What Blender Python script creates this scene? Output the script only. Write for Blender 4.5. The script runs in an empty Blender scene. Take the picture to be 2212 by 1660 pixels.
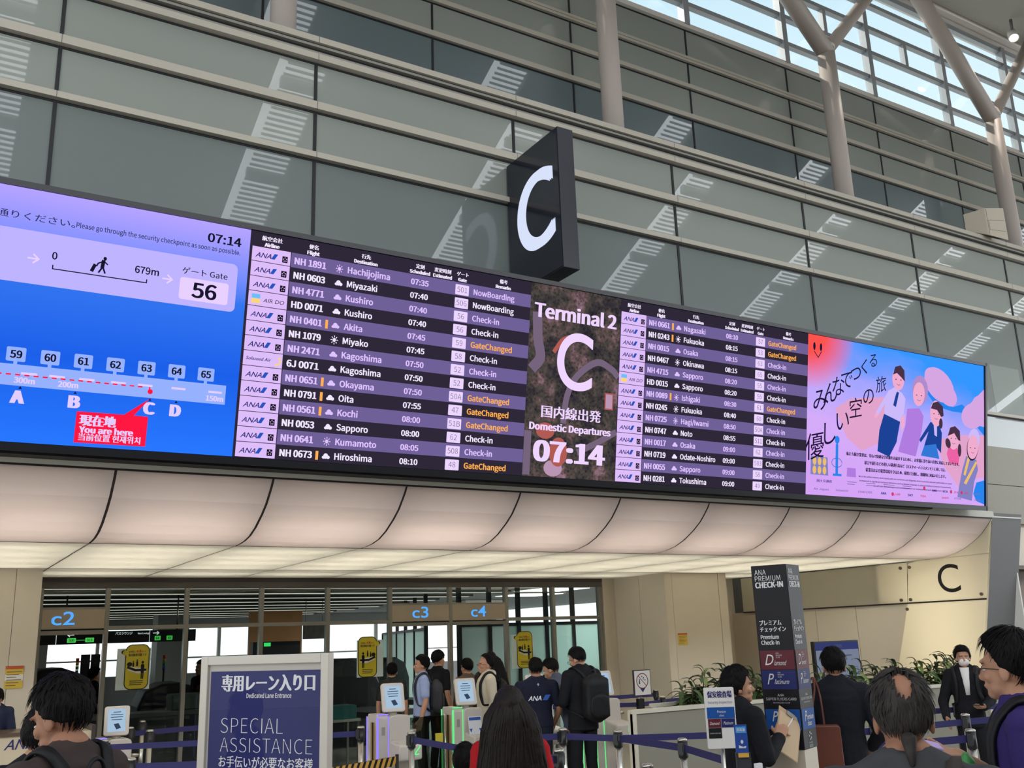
import bpy, bmesh, math, random
from mathutils import Vector, Matrix, noise

scene = bpy.context.scene
COL = scene.collection
random.seed(7)
V = Vector
PI = math.pi

# ------------------------------------------------------------------ camera
cam_data = bpy.data.cameras.new('camera')
cam = bpy.data.objects.new('camera', cam_data)
COL.objects.link(cam)
CAM_R = Matrix(((0.8539, -0.5196, -0.0336),      # right
                (0.1038, 0.2333, -0.9668),       # down
                (0.5102, 0.8219, 0.2531)))       # forward
cr, cd, cf = (V(r).normalized() for r in CAM_R)
cam.matrix_world = Matrix(((cr.x, -cd.x, -cf.x, 0), (cr.y, -cd.y, -cf.y, 0), (cr.z, -cd.z, -cf.z, 1.87), (0, 0, 0, 1)))
cam_data.sensor_width = 36.0
cam_data.lens = 2106.8 / 2212 * 36.0
cam_data.clip_end = 500
scene.camera = cam

# ------------------------------------------------------------------ colour management
scene.view_settings.view_transform = 'Standard'
scene.view_settings.look = 'None'
scene.view_settings.exposure = 0.0
scene.view_settings.gamma = 1.0
scene.view_settings.use_curve_mapping = False
scene.cycles.use_denoising = True
scene.cycles.max_bounces = 8
scene.cycles.diffuse_bounces = 4
scene.cycles.transparent_max_bounces = 16

# ------------------------------------------------------------------ sky: pale blue over the airside, brighter hazy sky on the kerb side
world = bpy.data.worlds.new('sky')
scene.world = world
world.use_nodes = True
wn = world.node_tree
wn.nodes.clear()
tc = wn.nodes.new('ShaderNodeTexCoord')
sep = wn.nodes.new('ShaderNodeSeparateXYZ')
wn.links.new(tc.outputs['Generated'], sep.inputs[0])
mr = wn.nodes.new('ShaderNodeMapRange')
mr.inputs['From Min'].default_value = 0.35
mr.inputs['From Max'].default_value = -0.45
wn.links.new(sep.outputs['Y'], mr.inputs['Value'])
el = wn.nodes.new('ShaderNodeMapRange')
el.inputs['From Min'].default_value = 0.0
el.inputs['From Max'].default_value = 0.75
wn.links.new(sep.outputs['Z'], el.inputs['Value'])
air = wn.nodes.new('ShaderNodeMix'); air.data_type = 'RGBA'
air.inputs['A'].default_value = (1.55, 1.66, 1.7, 1)
air.inputs['B'].default_value = (0.60, 0.92, 1.12, 1)
wn.links.new(el.outputs['Result'], air.inputs['Factor'])
mixw = wn.nodes.new('ShaderNodeMix'); mixw.data_type = 'RGBA'
SKY_BACK = 4.3
mixw.inputs['B'].default_value = (1.0 * SKY_BACK, 1.05 * SKY_BACK, 1.1 * SKY_BACK, 1)
wn.links.new(air.outputs['Result'], mixw.inputs['A'])
wn.links.new(mr.outputs['Result'], mixw.inputs['Factor'])
bgn = wn.nodes.new('ShaderNodeBackground')
wn.links.new(mixw.outputs['Result'], bgn.inputs['Color'])
wo = wn.nodes.new('ShaderNodeOutputWorld')
wn.links.new(bgn.outputs[0], wo.inputs[0])

# ------------------------------------------------------------------ sun over the airside, coming in through the clerestory
sun_data = bpy.data.lights.new('sun', 'SUN')
sun_data.energy = 5.0
sun_data.angle = math.radians(0.6)
sun_data.color = (1.0, 0.95, 0.86)
sun = bpy.data.objects.new('sun', sun_data)
sun.rotation_euler = V((0.42, -0.62, -0.66)).to_track_quat('-Z', 'Y').to_euler()
COL.objects.link(sun)

# ------------------------------------------------------------------ large lamps of the place: tubes inside the luminous canopy
CANOPY_W = 120.0
SIDE_W = 38.0
def area_lamp(name, loc, sx, sy, power, color, direction, along=(1, 0, 0)):
    ld = bpy.data.lights.new(name, 'AREA')
    ld.shape = 'RECTANGLE'
    ld.size, ld.size_y = sx, sy
    ld.energy = power
    ld.color = color
    o = bpy.data.objects.new(name, ld)
    o.location = loc
    z = -V(direction).normalized()
    x = V(along) - z * V(along).dot(z); x.normalize(); y = z.cross(x)
    o.rotation_euler = Matrix((x, y, z)).transposed().to_euler()
    COL.objects.link(o)
    return o

# ------------------------------------------------------------------ materials
def lin(c):
    c = c / 255.0
    return c / 12.92 if c <= 0.04045 else ((c + 0.055) / 1.055) ** 2.4
def rgb(r, g, b):
    return (lin(r), lin(g), lin(b), 1.0)
MATS = {}
def mat(name, c, rough=0.5, metal=0.0, spec=0.5, var=0.0, scale=8.0, bump=0.0, coat=0.0):
    if name in MATS: return MATS[name]
    m = bpy.data.materials.new(name); m.use_nodes = True
    nt = m.node_tree; b = nt.nodes['Principled BSDF']
    col = rgb(*c)
    b.inputs['Base Color'].default_value = col
    b.inputs['Roughness'].default_value = rough
    b.inputs['Metallic'].default_value = metal
    b.inputs['Specular IOR Level'].default_value = spec
    if coat:
        b.inputs['Coat Weight'].default_value = coat
        b.inputs['Coat Roughness'].default_value = 0.01
    if var or bump:
        t = nt.nodes.new('ShaderNodeTexCoord')
        n = nt.nodes.new('ShaderNodeTexNoise')
        n.inputs['Scale'].default_value = scale; n.inputs['Detail'].default_value = 6
        nt.links.new(t.outputs['Object'], n.inputs['Vector'])
        if var:
            r = nt.nodes.new('ShaderNodeMapRange')
            r.inputs['To Min'].default_value = 1 - var; r.inputs['To Max'].default_value = 1 + var
            nt.links.new(n.outputs['Fac'], r.inputs['Value'])
            mx = nt.nodes.new('ShaderNodeMix'); mx.data_type = 'RGBA'; mx.blend_type = 'MULTIPLY'
            mx.inputs['Factor'].default_value = 1
            mx.inputs['A'].default_value = col
            cmb = nt.nodes.new('ShaderNodeCombineColor')
            for i in range(3): nt.links.new(r.outputs[0], cmb.inputs[i])
            nt.links.new(cmb.outputs[0], mx.inputs['B'])
            nt.links.new(mx.outputs['Result'], b.inputs['Base Color'])
        if bump:
            bp = nt.nodes.new('ShaderNodeBump'); bp.inputs['Strength'].default_value = bump
            bp.inputs['Distance'].default_value = 0.02
            nt.links.new(n.outputs['Fac'], bp.inputs['Height'])
            nt.links.new(bp.outputs[0], b.inputs['Normal'])
    MATS[name] = m
    return m
def emit(name, c, k=1.0):
    if name in MATS: return MATS[name]
    m = bpy.data.materials.new(name); m.use_nodes = True
    nt = m.node_tree; nt.nodes.clear()
    e = nt.nodes.new('ShaderNodeEmission'); e.inputs[0].default_value = rgb(*c); e.inputs[1].default_value = k
    o = nt.nodes.new('ShaderNodeOutputMaterial'); nt.links.new(e.outputs[0], o.inputs[0])
    MATS[name] = m
    return m
def clear_glass(name, tint=(225, 235, 232), refl=1.0, ior=1.45):
    if name in MATS: return MATS[name]
    m = bpy.data.materials.new(name); m.use_nodes = True
    nt = m.node_tree; nt.nodes.clear()
    t = nt.nodes.new('ShaderNodeBsdfTransparent'); t.inputs[0].default_value = rgb(*tint)
    g = nt.nodes.new('ShaderNodeBsdfGlossy'); g.inputs['Roughness'].default_value = 0.0
    f = nt.nodes.new('ShaderNodeFresnel'); f.inputs[0].default_value = ior
    mu = nt.nodes.new('ShaderNodeMath'); mu.operation = 'MULTIPLY'; mu.inputs[1].default_value = refl
    nt.links.new(f.outputs[0], mu.inputs[0])
    mx = nt.nodes.new('ShaderNodeMixShader')
    nt.links.new(mu.outputs[0], mx.inputs[0]); nt.links.new(t.outputs[0], mx.inputs[1]); nt.links.new(g.outputs[0], mx.inputs[2])
    o = nt.nodes.new('ShaderNodeOutputMaterial'); nt.links.new(mx.outputs[0], o.inputs[0])
    MATS[name] = m
    return m
def translucent(name, c, diff=0.35, tr=0.65):
    if name in MATS: return MATS[name]
    m = bpy.data.materials.new(name); m.use_nodes = True
    nt = m.node_tree; nt.nodes.clear()
    a = nt.nodes.new('ShaderNodeBsdfDiffuse'); a.inputs[0].default_value = rgb(*c)
    b = nt.nodes.new('ShaderNodeBsdfTranslucent'); b.inputs[0].default_value = rgb(*c)
    mx = nt.nodes.new('ShaderNodeMixShader'); mx.inputs[0].default_value = tr / (tr + diff)
    nt.links.new(a.outputs[0], mx.inputs[1]); nt.links.new(b.outputs[0], mx.inputs[2])
    o = nt.nodes.new('ShaderNodeOutputMaterial'); nt.links.new(mx.outputs[0], o.inputs[0])
    MATS[name] = m
    return m

# ------------------------------------------------------------------ mesh helpers
class MB:
    """collects shapes into one mesh"""
    def __init__(self): self.bm = bmesh.new(); self.mi = 0
    def face(self, pts):
        f = self.bm.faces.new([self.bm.verts.new(V(p)) for p in pts]); f.material_index = self.mi
        return f
    def box(self, x0, x1, y0, y1, z0, z1, M=None):
        c = [V((x, y, z)) for x in (x0, x1) for y in (y0, y1) for z in (z0, z1)]
        if M is not None: c = [M @ p for p in c]
        v = [self.bm.verts.new(p) for p in c]
        for q in ((0, 1, 3, 2), (4, 6, 7, 5), (0, 4, 5, 1), (2, 3, 7, 6), (0, 2, 6, 4), (1, 5, 7, 3)):
            f = self.bm.faces.new([v[i] for i in q]); f.material_index = self.mi
        return self
    def rings(self, rings, cap=True, smooth=True):
        vs = [[self.bm.verts.new(V(p)) for p in r] for r in rings]
        n = len(vs[0])
        for a, b in zip(vs, vs[1:]):
            for i in range(n):
                f = self.bm.faces.new((a[i], a[(i + 1) % n], b[(i + 1) % n], b[i])); f.material_index = self.mi; f.smooth = smooth
        if cap:
            for r, rev in ((vs[0], True), (vs[-1], False)):
                f = self.bm.faces.new(list(reversed(r)) if rev else r); f.material_index = self.mi
        return self
    def tube(self, a, b, ra, rb=None, n=16, smooth=True):
        a, b = V(a), V(b); rb = ra if rb is None else rb
        d = (b - a).normalized(); u = d.orthogonal().normalized(); w = d.cross(u)
        ring = lambda c, r: [c + (u * math.cos(2 * PI * i / n) + w * math.sin(2 * PI * i / n)) * r for i in range(n)]
        return self.rings([ring(a, ra), ring(b, rb)], smooth=smooth)
    def path(self, pts, r, n=8):
        pts = [V(p) for p in pts]; rs = []
        u = None
        for i, p in enumerate(pts):
            d = (pts[min(i + 1, len(pts) - 1)] - pts[max(i - 1, 0)]).normalized()
            u = (u - d * u.dot(d)).normalized() if u is not None else d.orthogonal().normalized()
            w = d.cross(u); rr = r[i] if isinstance(r, (list, tuple)) else r
            rs.append([p + (u * math.cos(2 * PI * k / n) + w * math.sin(2 * PI * k / n)) * rr for k in range(n)])
        return self.rings(rs)
    def lathe(self, prof, c=(0, 0, 0), n=24, M=None):
        rs = []
        for r, z in prof:
            ring = [V((c[0] + r * math.cos(2 * PI * i / n), c[1] + r * math.sin(2 * PI * i / n), c[2] + z)) for i in range(n)]
            rs.append([M @ p for p in ring] if M is not None else ring)
        return self.rings(rs)
    def ell(self, c, r, M=None, n=16, m=10):
        c = V(c); rs = []
        for j in range(m + 1):
            t = -PI / 2 + PI * (j + 0.02 if j == 0 else j - 0.02 if j == m else j) / m
            ring = [V((r[0] * math.cos(t) * math.cos(2 * PI * i / n), r[1] * math.cos(t) * math.sin(2 * PI * i / n), r[2] * math.sin(t))) for i in range(n)]
            rs.append([(M @ p if M is not None else p) + c for p in ring])
        return self.rings(rs)
    def prism(self, pts, fr, h0, h1):
        """outline pts (u, v) in the frame fr, from height h0 to h1"""
        a = [self.bm.verts.new(fr(u, v, h0)) for u, v in pts]; b = [self.bm.verts.new(fr(u, v, h1)) for u, v in pts]
        n = len(pts)
        for f in [list(reversed(a)), b] + [[a[i], a[(i + 1) % n], b[(i + 1) % n], b[i]] for i in range(n)]:
            q = self.bm.faces.new(f); q.material_index = self.mi
        return self
    def build(self, name, mats, parent=None, bevel=0.0, smooth=None, loc=None):
        bmesh.ops.recalc_face_normals(self.bm, faces=self.bm.faces)
        me = bpy.data.meshes.new(name)
        if smooth is not None:
            for f in self.bm.faces: f.smooth = smooth
        if loc is not None:
            for v in self.bm.verts: v.co -= V(loc)
        self.bm.to_mesh(me); self.bm.free()
        for m in (mats if isinstance(mats, (list, tuple)) else [mats]): me.materials.append(m)
        o = bpy.data.objects.new(name, me); COL.objects.link(o)
        if loc is not None: o.location = loc
        if parent is not None:
            o.parent = parent
            if loc is None: o.matrix_parent_inverse = parent.matrix_basis.inverted()
        if bevel:
            b = o.modifiers.new('bevel', 'BEVEL'); b.width = bevel; b.segments = 2; b.limit_method = 'ANGLE'
        return o
class Frame:
    """a flat surface: origin, right, up; call it with (u, v, height)"""
    def __init__(self, o, ux, uy):
        self.o, self.ux, self.uy = V(o), V(ux).normalized(), V(uy).normalized(); self.n = self.ux.cross(self.uy)
    def __call__(self, u, v, h=0.0): return self.o + self.ux * u + self.uy * v + self.n * h
def rect(u0, v0, u1, v1): return [(u0, v0), (u1, v0), (u1, v1), (u0, v1)]
def rrect(u0, v0, u1, v1, r, n=5):
    p = []
    for cx, cy, a in ((u1 - r, v0 + r, -90), (u1 - r, v1 - r, 0), (u0 + r, v1 - r, 90), (u0 + r, v0 + r, 180)):
        for i in range(n + 1):
            t = math.radians(a + 90 * i / n); p.append((cx + r * math.cos(t), cy + r * math.sin(t)))
    return p
def ellipse(cx, cy, rx, ry, n=24, a0=0.0, a1=360.0, tilt=0.0):
    t0 = math.radians(tilt); out = []
    full = abs(a1 - a0) >= 360
    for i in range(n if full else n + 1):
        t = math.radians(a0 + (a1 - a0) * i / n); x, y = rx * math.cos(t), ry * math.sin(t)
        out.append((cx + x * math.cos(t0) - y * math.sin(t0), cy + x * math.sin(t0) + y * math.cos(t0)))
    return out
def fill(mb, fr, pts, h):
    mb.face([fr(u, v, h) for u, v in pts])
def stroke(mb, fr, pts, w, h):
    """a line of width w through pts"""
    for (a, b) in zip(pts, pts[1:]):
        a, b = V((a[0], a[1], 0)), V((b[0], b[1], 0))
        d = (b - a)
        if d.length < 1e-6: continue
        d.normalize(); s = V((-d.y, d.x, 0)) * (w / 2); e = d * (w * 0.3)
        fill(mb, fr, [((a - e + s).x, (a - e + s).y), ((a - e - s).x, (a - e - s).y), ((b + e - s).x, (b + e - s).y), ((b + e + s).x, (b + e + s).y)], h)

# lettering: text curves turned into mesh
try:
    import os
    _fd = bpy.utils.system_resource('DATAFILES', path='fonts')
    FONT_CJK = bpy.data.fonts.load(os.path.join(_fd, 'Noto Sans CJK Regular.woff2'))
except Exception:
    FONT_CJK = None
_tc = {}
def text_geo(s, bold=0.0, font=None, shear=0.0, lines=1.0, res=3):
    k = (s, bold, id(font), shear, lines, res)
    if k in _tc: return _tc[k]
    cu = bpy.data.curves.new('lettering', 'FONT'); cu.body = s; cu.resolution_u = res; cu.offset = bold; cu.shear = shear
    cu.space_line = lines
    if font is not None: cu.font = font
    cu.fill_mode = 'FRONT' if hasattr(cu, 'fill_mode') else cu.fill_mode
    o = bpy.data.objects.new('lettering', cu); COL.objects.link(o)
    dg = bpy.context.evaluated_depsgraph_get()
    me = o.evaluated_get(dg).to_mesh()
    vs = [v.co.copy() for v in me.vertices]; fs = [tuple(p.vertices) for p in me.polygons]
    o.evaluated_get(dg).to_mesh_clear()
    bpy.data.objects.remove(o); bpy.data.curves.remove(cu)
    _tc[k] = (vs, fs)
    return _tc[k]
def _cap(font):
    vs, _ = text_geo('H', 0.0, font); return max(v.y for v in vs) - min(v.y for v in vs)
def text(mb, fr, s, u, v, h, w=None, align='L', bold=0.0, hgt=0.003, font='cjk', shear=0.0, rot=0.0, lines=1.0):
    """letters of cap height h with their baseline at v; w squeezes or stretches them to a width"""
    font = FONT_CJK if font == 'cjk' else None
    latin = all(ord(ch) < 256 for ch in s)
    base = max(-0.01, min(bold, 0.006)) if latin else 0.0
    vs, fs = text_geo(s, base, font, shear, lines, 14 if h > 0.3 else 5 if h > 0.1 else 3)
    if not vs: return
    k = h / _cap(font); x0 = min(p.x for p in vs); x1 = max(p.x for p in vs)
    kx = k if w is None else w / (x1 - x0)
    W = (x1 - x0) * kx
    off = {'L': 0, 'C': -W / 2, 'R': -W}[align]
    c, sn = math.cos(rot), math.sin(rot)
    extra = max(0.0, bold - base) * k * (1.0 if latin else 0.8)
    for dx in ((-extra, 0.0, extra) if extra > 0 else (0.0,)):
        nv = []
        for p in vs:
            a, b = (p.x - x0) * kx + off + dx, p.y * k
            nv.append(mb.bm.verts.new(fr(u + a * c - b * sn, v + a * sn + b * c, hgt + dx * 0.01)))
        for f in fs:
            try:
                q = mb.bm.faces.new([nv[i] for i in f]); q.material_index = mb.mi
            except ValueError: pass

# ------------------------------------------------------------------ naming
def tag(o, label, cat, group=None, kind=None):
    o['label'] = label; o['category'] = cat
    if group: o['group'] = group
    if kind: o['kind'] = kind
    return o
def thing(name, label, cat, loc=(0, 0, 0), rz=0.0, group=None):
    o = bpy.data.objects.new(name, None); COL.objects.link(o); o.empty_display_size = 0.1
    o.location = loc; o.rotation_euler = (0, 0, rz)
    o.matrix_basis                                                    # keep the basis in step
    return tag(o, label, cat, group)
def struct(o): o['kind'] = 'structure'; return o
def local(root):
    """matrix that puts local coordinates where the thing stands"""
    return Matrix.Translation(root.location) @ root.rotation_euler.to_matrix().to_4x4()
def part(mb, name, m, root, bevel=0.0, smooth=None, label=None):
    """a child whose mesh was written in the thing's own coordinates"""
    me_o = mb.build(name, m, None, bevel, smooth)
    me_o.parent = root
    if label: me_o['label'] = label
    return me_o
def dup(root, loc, rz, label=None, group=None):
    r = root.copy(); COL.objects.link(r); r.location = loc; r.rotation_euler = (0, 0, rz)
    if label: r['label'] = label
    if group: r['group'] = group
    def rec(src, dst):
        for ch in [o for o in src.children]:
            c = ch.copy(); COL.objects.link(c); c.parent = dst; rec(ch, c)
    rec(root, r)
    return r

def wpart(mb, name, m, root, bevel=0.0, smooth=None, label=None):
    """a child whose mesh was written in world coordinates"""
    inv = local(root).inverted()
    for v in mb.bm.verts: v.co = inv @ v.co
    return part(mb, name, m, root, bevel, smooth, label)

# ================================================================== THE HALL
M_floor = mat('pale_polished_floor', (176, 172, 164), 0.18, 0, 0.5, 0.04, 0.6)
M_beige = mat('beige_wall_panel', (212, 201, 182), 0.45, 0, 0.4, 0.03, 1.5)
M_band = mat('sand_metal_band', (176, 169, 156), 0.4, 0.0, 0.4, 0.02, 3)
M_black = mat('black_joint', (14, 14, 20), 0.6)
M_spand = mat('grey_green_spandrel_glass', (138, 143, 136), 0.35, 0, 0.3, 0.03, 0.8, 0, 1.0)
M_spand_in = mat('paler_panel_behind_glass', (132, 140, 134), 0.35, 0, 0.3, 0.02, 0.8, 0, 1.0)
M_spand_dk = mat('smoky_spandrel_glass', (110, 118, 115), 0.3, 0, 0.3, 0.03, 0.8, 0, 1.0)
M_spand_up = mat('blue_grey_spandrel_glass', (98, 110, 112), 0.3, 0, 0.3, 0.03, 0.8, 0, 1.0)
M_white = mat('white_painted_steel', (214, 208, 200), 0.4, 0, 0.4, 0.03, 2)
M_col = mat('pinkish_white_column_paint', (184, 172, 164), 0.5, 0, 0.3, 0.03, 2)
M_roof = mat('grey_ceiling_plaster', (146, 141, 132), 0.8, 0, 0.2, 0.08, 0.5)
M_grey = mat('grey_fascia', (140, 138, 130), 0.5, 0, 0.3, 0.03, 2)
M_dgrey = mat('dark_grey_frame', (112, 112, 112), 0.5, 0, 0.3, 0.03, 2)

mb = MB(); mb.box(-26, 46, -18, 40, -0.2, 0.0); struct(mb.build('floor', M_floor))

mb = MB(); mb.box(-26, 46, -14, -2.3, 6.0, 6.3); struct(mb.build('ceiling_light_block', mat('grey_light_block', (150, 148, 144), 0.7)))  # unseen slab added to keep kerb-side sky light off the people below
mb = MB(); mb.box(-26, 46, -14.2, -14, 0, 6.3); struct(mb.build('wall_back_sky_block', mat('grey_sky_block_wall', (110, 108, 106), 0.8)))  # unseen wall added to keep bright sky out of the glass reflections

# sloping ceiling with skylight slots running towards the facade
def zr(y): return 15.62 + 0.459 * (y - 11.5)
SLOT0, SLOTP, SLOTW = 4.72, 4.79, 0.92
slots = [SLOT0 + SLOTP * k for k in range(-5, 8)]
mb = MB()
def slab(x0, x1, y0, y1, t=0.15):
    a = [(x0, y0, zr(y0)), (x1, y0, zr(y0)), (x1, y1, zr(y1)), (x0, y1, zr(y1))]
    lo = [mb.bm.verts.new(p) for p in a]; hi = [mb.bm.verts.new((p[0], p[1], p[2] + t)) for p in a]
    for q in (lo, hi[::-1], (lo[0], hi[0], hi[1], lo[1]), (lo[1], hi[1], hi[2], lo[2]), (lo[2], hi[2], hi[3], lo[3]), (lo[3], hi[3], hi[0], lo[0])):
        mb.bm.faces.new(q)
slab(-26, 46, 7.5, 11.9)
px_ = -26
for s in slots:
    slab(px_, s, -2.3, 7.5); px_ = s + SLOTW
slab(px_, 46, -2.3, 7.5)
struct(mb.build('ceiling', M_roof))
M_louv = mat('white_louvre', (170, 172, 172), 0.5)
for n, s in enumerate(slots):
    if not (-6 < s < 30): continue
    mb = MB()
    y = -2.2
    while y < 7.4:
        mb.box(s + 0.18, s + SLOTW, y, y + 0.02, zr(y) + 0.04, zr(y) + 0.09); y += 0.115
    for y in (-0.9, 1.1, 3.1, 5.1):
        mb.box(s + 0.18, s + SLOTW, y, y + 0.12, zr(y) + 0.0, zr(y) + 0.2)
    struct(mb.build('window_skylight_%d' % (n + 1), M_louv))

# ------------------------------------------------------------------ lower facade: spandrel glass between sand coloured bands
F = 9.35
LX = [0.752 + 2.598 * k for k in range(-3, 12)]
ZL = [(7.72, 8.21, M_spand), (7.09, 7.60, M_spand), (5.262, 7.01, M_spand_dk), (4.68, 5.205, M_spand_dk)]
wn_ = 0
for i, (a, b) in enumerate(zip(LX, LX[1:])):
    for (z0, z1, m) in ZL:
        wn_ += 1
        mb = MB(); mb.box(a + 0.014, b - 0.014, F, F + 0.05, z0, z1)
        if m is M_spand_dk and z0 > 5.2:
            mb.mi = 1
            for c0, c1 in ((0.12, 1.42), (1.62, 2.46)):
                mb.box(a + c0, a + c1, F - 0.002, F + 0.01, z0 + 0.02, z0 + 0.86)
        o = struct(mb.build('window_%d' % wn_, [m, M_spand_in]))
tn = 0
def trim(x0, x1, y0, y1, z0, z1, m):
    global tn
    tn += 1
    mb = MB(); mb.box(x0, x1, y0, y1, z0, z1)
    return struct(mb.build('trim_%d' % tn, m))
XA, XB = LX[0], LX[-1]
for z0, z1, y0, m in ((8.44, 8.515, F - 0.10, M_band), (8.425, 8.44, F - 0.06, M_black), (8.395, 8.425, F - 0.07, M_grey), (8.345, 8.395, F - 0.02, M_black),
                   (8.303, 8.345, F - 0.06, M_grey), (8.227, 8.303, F - 0.09, M_band), (8.205, 8.227, F - 0.01, M_black),
                   (7.618, 7.71, F - 0.08, M_band), (7.596, 7.618, F - 0.01, M_black), (7.028, 7.094, F - 0.08, M_band), (7.006, 7.028, F - 0.01, M_black),
                   (5.212, 5.262, F - 0.06, M_band), (5.196, 5.212, F - 0.01, M_black)):
    trim(XA, XB, y0, F + 0.06, z0, z1, m)
for x in LX:
    trim(x - 0.018, x + 0.018, F - 0.012, F + 0.05, 4.68, 8.21, M_black)
for x in LX[1:-1]:
    for z0, z1, y in ((8.44, 8.515, F - 0.101), (8.227, 8.303, F - 0.091), (7.618, 7.71, F - 0.081), (7.028, 7.094, F - 0.081)):
        trim(x - 0.004, x + 0.004, y, y + 0.01, z0, z1, M_dgrey)
# walkway slab between the two facades and the wall behind the lower glass
mb = MB(); mb.box(XA, XB, F - 0.05, 11.6, 8.42, 8.50); struct(mb.build('trim_walkway_slab', M_grey))
mb = MB()
for a, b in zip(LX, LX[1:]):
    mb.box(a + 0.008, b - 0.008, F - 0.01, F + 0.12, 4.045, 4.675)
    mb.box(a + 0.008, b - 0.008, F - 0.01, F + 0.12, 3.42, 4.035)
struct(mb.build('wall_facade_lower_panels', mat('olive_beige_facade_panel', (150, 146, 132), 0.5, 0, 0.3, 0.03, 1)))
mb = MB(); mb.box(XA, XB, F + 0.12, F + 0.2, 3.42, 8.45); struct(mb.build('wall_behind_facade', M_black))

# ------------------------------------------------------------------ upper facade and clerestory, set back behind the columns
U = 11.5
UX = [3.35 + 2.585 * k for k in range(-4, 11)]
ZU = [(8.5, 10.67, M_spand_up), (10.78, 11.28, M_spand), (11.37, 11.82, M_spand), (11.95, 12.51, M_spand)]
for a, b in zip(UX, UX[1:]):
    for z0, z1, m in ZU:
        wn_ += 1
        mb = MB(); mb.box(a + 0.012, b - 0.012, U, U + 0.05, z0, z1); struct(mb.build('window_%d' % wn_, m))
for z0, z1, y, m in ((10.69, 10.78, U - 0.06, M_band), (10.665, 10.69, U - 0.01, M_black), (11.30, 11.38, U - 0.06, M_band), (11.28, 11.30, U - 0.01, M_black),
                  (11.84, 11.888, U - 0.06, M_band), (11.888, 11.897, U - 0.05, M_black), (11.897, 11.95, U - 0.06, M_band), (11.82, 11.84, U - 0.01, M_black),
                  (12.535, 12.63, U - 0.08, M_white), (12.51, 12.535, U - 0.01, M_black)):
    trim(UX[0], UX[-1], y, U + 0.12, z0, z1, m)
for x in UX:
    trim(x - 0.016, x + 0.016, U - 0.012, U + 0.04, 8.5, 12.51, M_black)
mb = MB(); mb.box(UX[0], UX[-1], U + 0.06, U + 0.14, 8.4, 12.6); struct(mb.build('wall_behind_upper_glass', M_black))
M_frame = mat('white_clerestory_frame', (150, 154, 158), 0.4)
bars = [(13.03, 13.12), (13.65, 13.74), (14.27, 14.36), (14.89, 14.98), (15.28, 15.40)]
for z0, z1 in bars: trim(UX[0], UX[-1], U - 0.06, U + 0.05, z0, z1, M_frame)
for x in UX: trim(x - 0.065, x + 0.065, U - 0.10, U + 0.06, 12.6, 15.4, M_frame)
for x in UX[3:-1]: trim(x + 1.26, x + 1.36, U - 0.06, U + 0.06, 13.75, 14.26, M_frame)
M_pane = clear_glass('clear_window_glass', (250, 252, 252), 0.2)
for a, b in zip(UX, UX[1:]):
    wn_ += 1
    mb = MB(); mb.box(a, b, U + 0.0, U + 0.012, 12.62, 15.35); struct(mb.build('window_%d' % wn_, M_pane))
# cornice between clerestory and ceiling
trim(UX[0], UX[-1], U - 0.10, U + 0.2, 15.40, 15.47, M_white)
trim(UX[0], UX[-1], U - 0.02, U + 0.2, 15.47, 15.50, M_black)
trim(UX[0], UX[-1], U - 0.26, U + 0.2, 15.50, 15.56, M_white)
trim(UX[0], UX[-1], U - 0.34, U - 0.30, 15.42, 15.60, M_white)
trim(UX[0], UX[-1], U - 0.50, U - 0.40, 15.43, 15.52, mat('brown_cornice', (150, 128, 112), 0.6))

# ------------------------------------------------------------------ forked columns on the walkway
def forked_column(x, label):
    t = thing('forked_column', label, 'column', (x, 10.65, 8.5), 0, 'forked white columns')
    mb = MB(); mb.tube((0, 0, 0), (0, 0, 4.1), 0.165, n=28); part(mb, 'shaft', M_col, t)
    mb = MB(); mb.tube((0.02, 0, 3.92), (-3.60, -0.62, 6.28), 0.165, 0.165, n=28); part(mb, 'branch', M_col, t)
    mb = MB(); mb.tube((0.0, 0, 3.95), (2.75, 0.30, 6.95), 0.125, 0.125, n=24); part(mb, 'branch', M_col, t)
    mb = MB(); mb.ell((0, 0, 4.05), (0.17, 0.17, 0.2), n=24); part(mb, 'joint', M_col, t)
    mb = MB(); mb.lathe([(0.165, 4.0), (0.178, 4.01), (0.178, 4.06), (0.165, 4.07)], n=28); part(mb, 'collar', M_white, t)
    return t
forked_column(3.37, 'forked column with only a short stub of shaft showing at the upper left edge')
forked_column(8.62, 'plain white column shaft rising behind the black hanging letter sign')
forked_column(13.87, 'forked white column between the hanging letter sign and the beige wall box')
forked_column(19.12, 'forked white column behind the beige wall box near the right edge')

# equipment box on the ledge in front of the right-hand column
t = thing('air_outlet_box', 'beige slanted equipment box on the facade ledge beside the rightmost column', 'box', (15.75, 9.3, 8.515))
M_box = mat('cream_equipment_box', (190, 180, 162), 0.5)
tl, tm, tr_ = V((15.575, 9.505, 8.995)), V((15.67, 9.15, 8.995)), V((15.983, 8.989, 8.995))
tb_ = tr_ + (tl - tm)
bl_, bm_, br_, bb_ = (V((p.x, p.y, z)) for p, z in ((tl, 8.67), (tm, 8.48), (tr_, 8.375), (tb_, 8.55)))
mb = MB(); vs = [mb.bm.verts.new(p) for p in (tl, tm, tr_, tb_, bl_, bm_, br_, bb_)]
for q in ((3, 2, 1, 0), (4, 5, 6, 7), (0, 1, 5, 4), (1, 2, 6, 5), (2, 3, 7, 6), (3, 0, 4, 7)): mb.bm.faces.new([vs[i] for i in q])
wpart(mb, 'casing', M_box, t, 0.008)
fx_ = Frame(bm_, tr_ - tm, (0, 0, 1)); wbx = (tr_ - tm).length
mb = MB()
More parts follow.
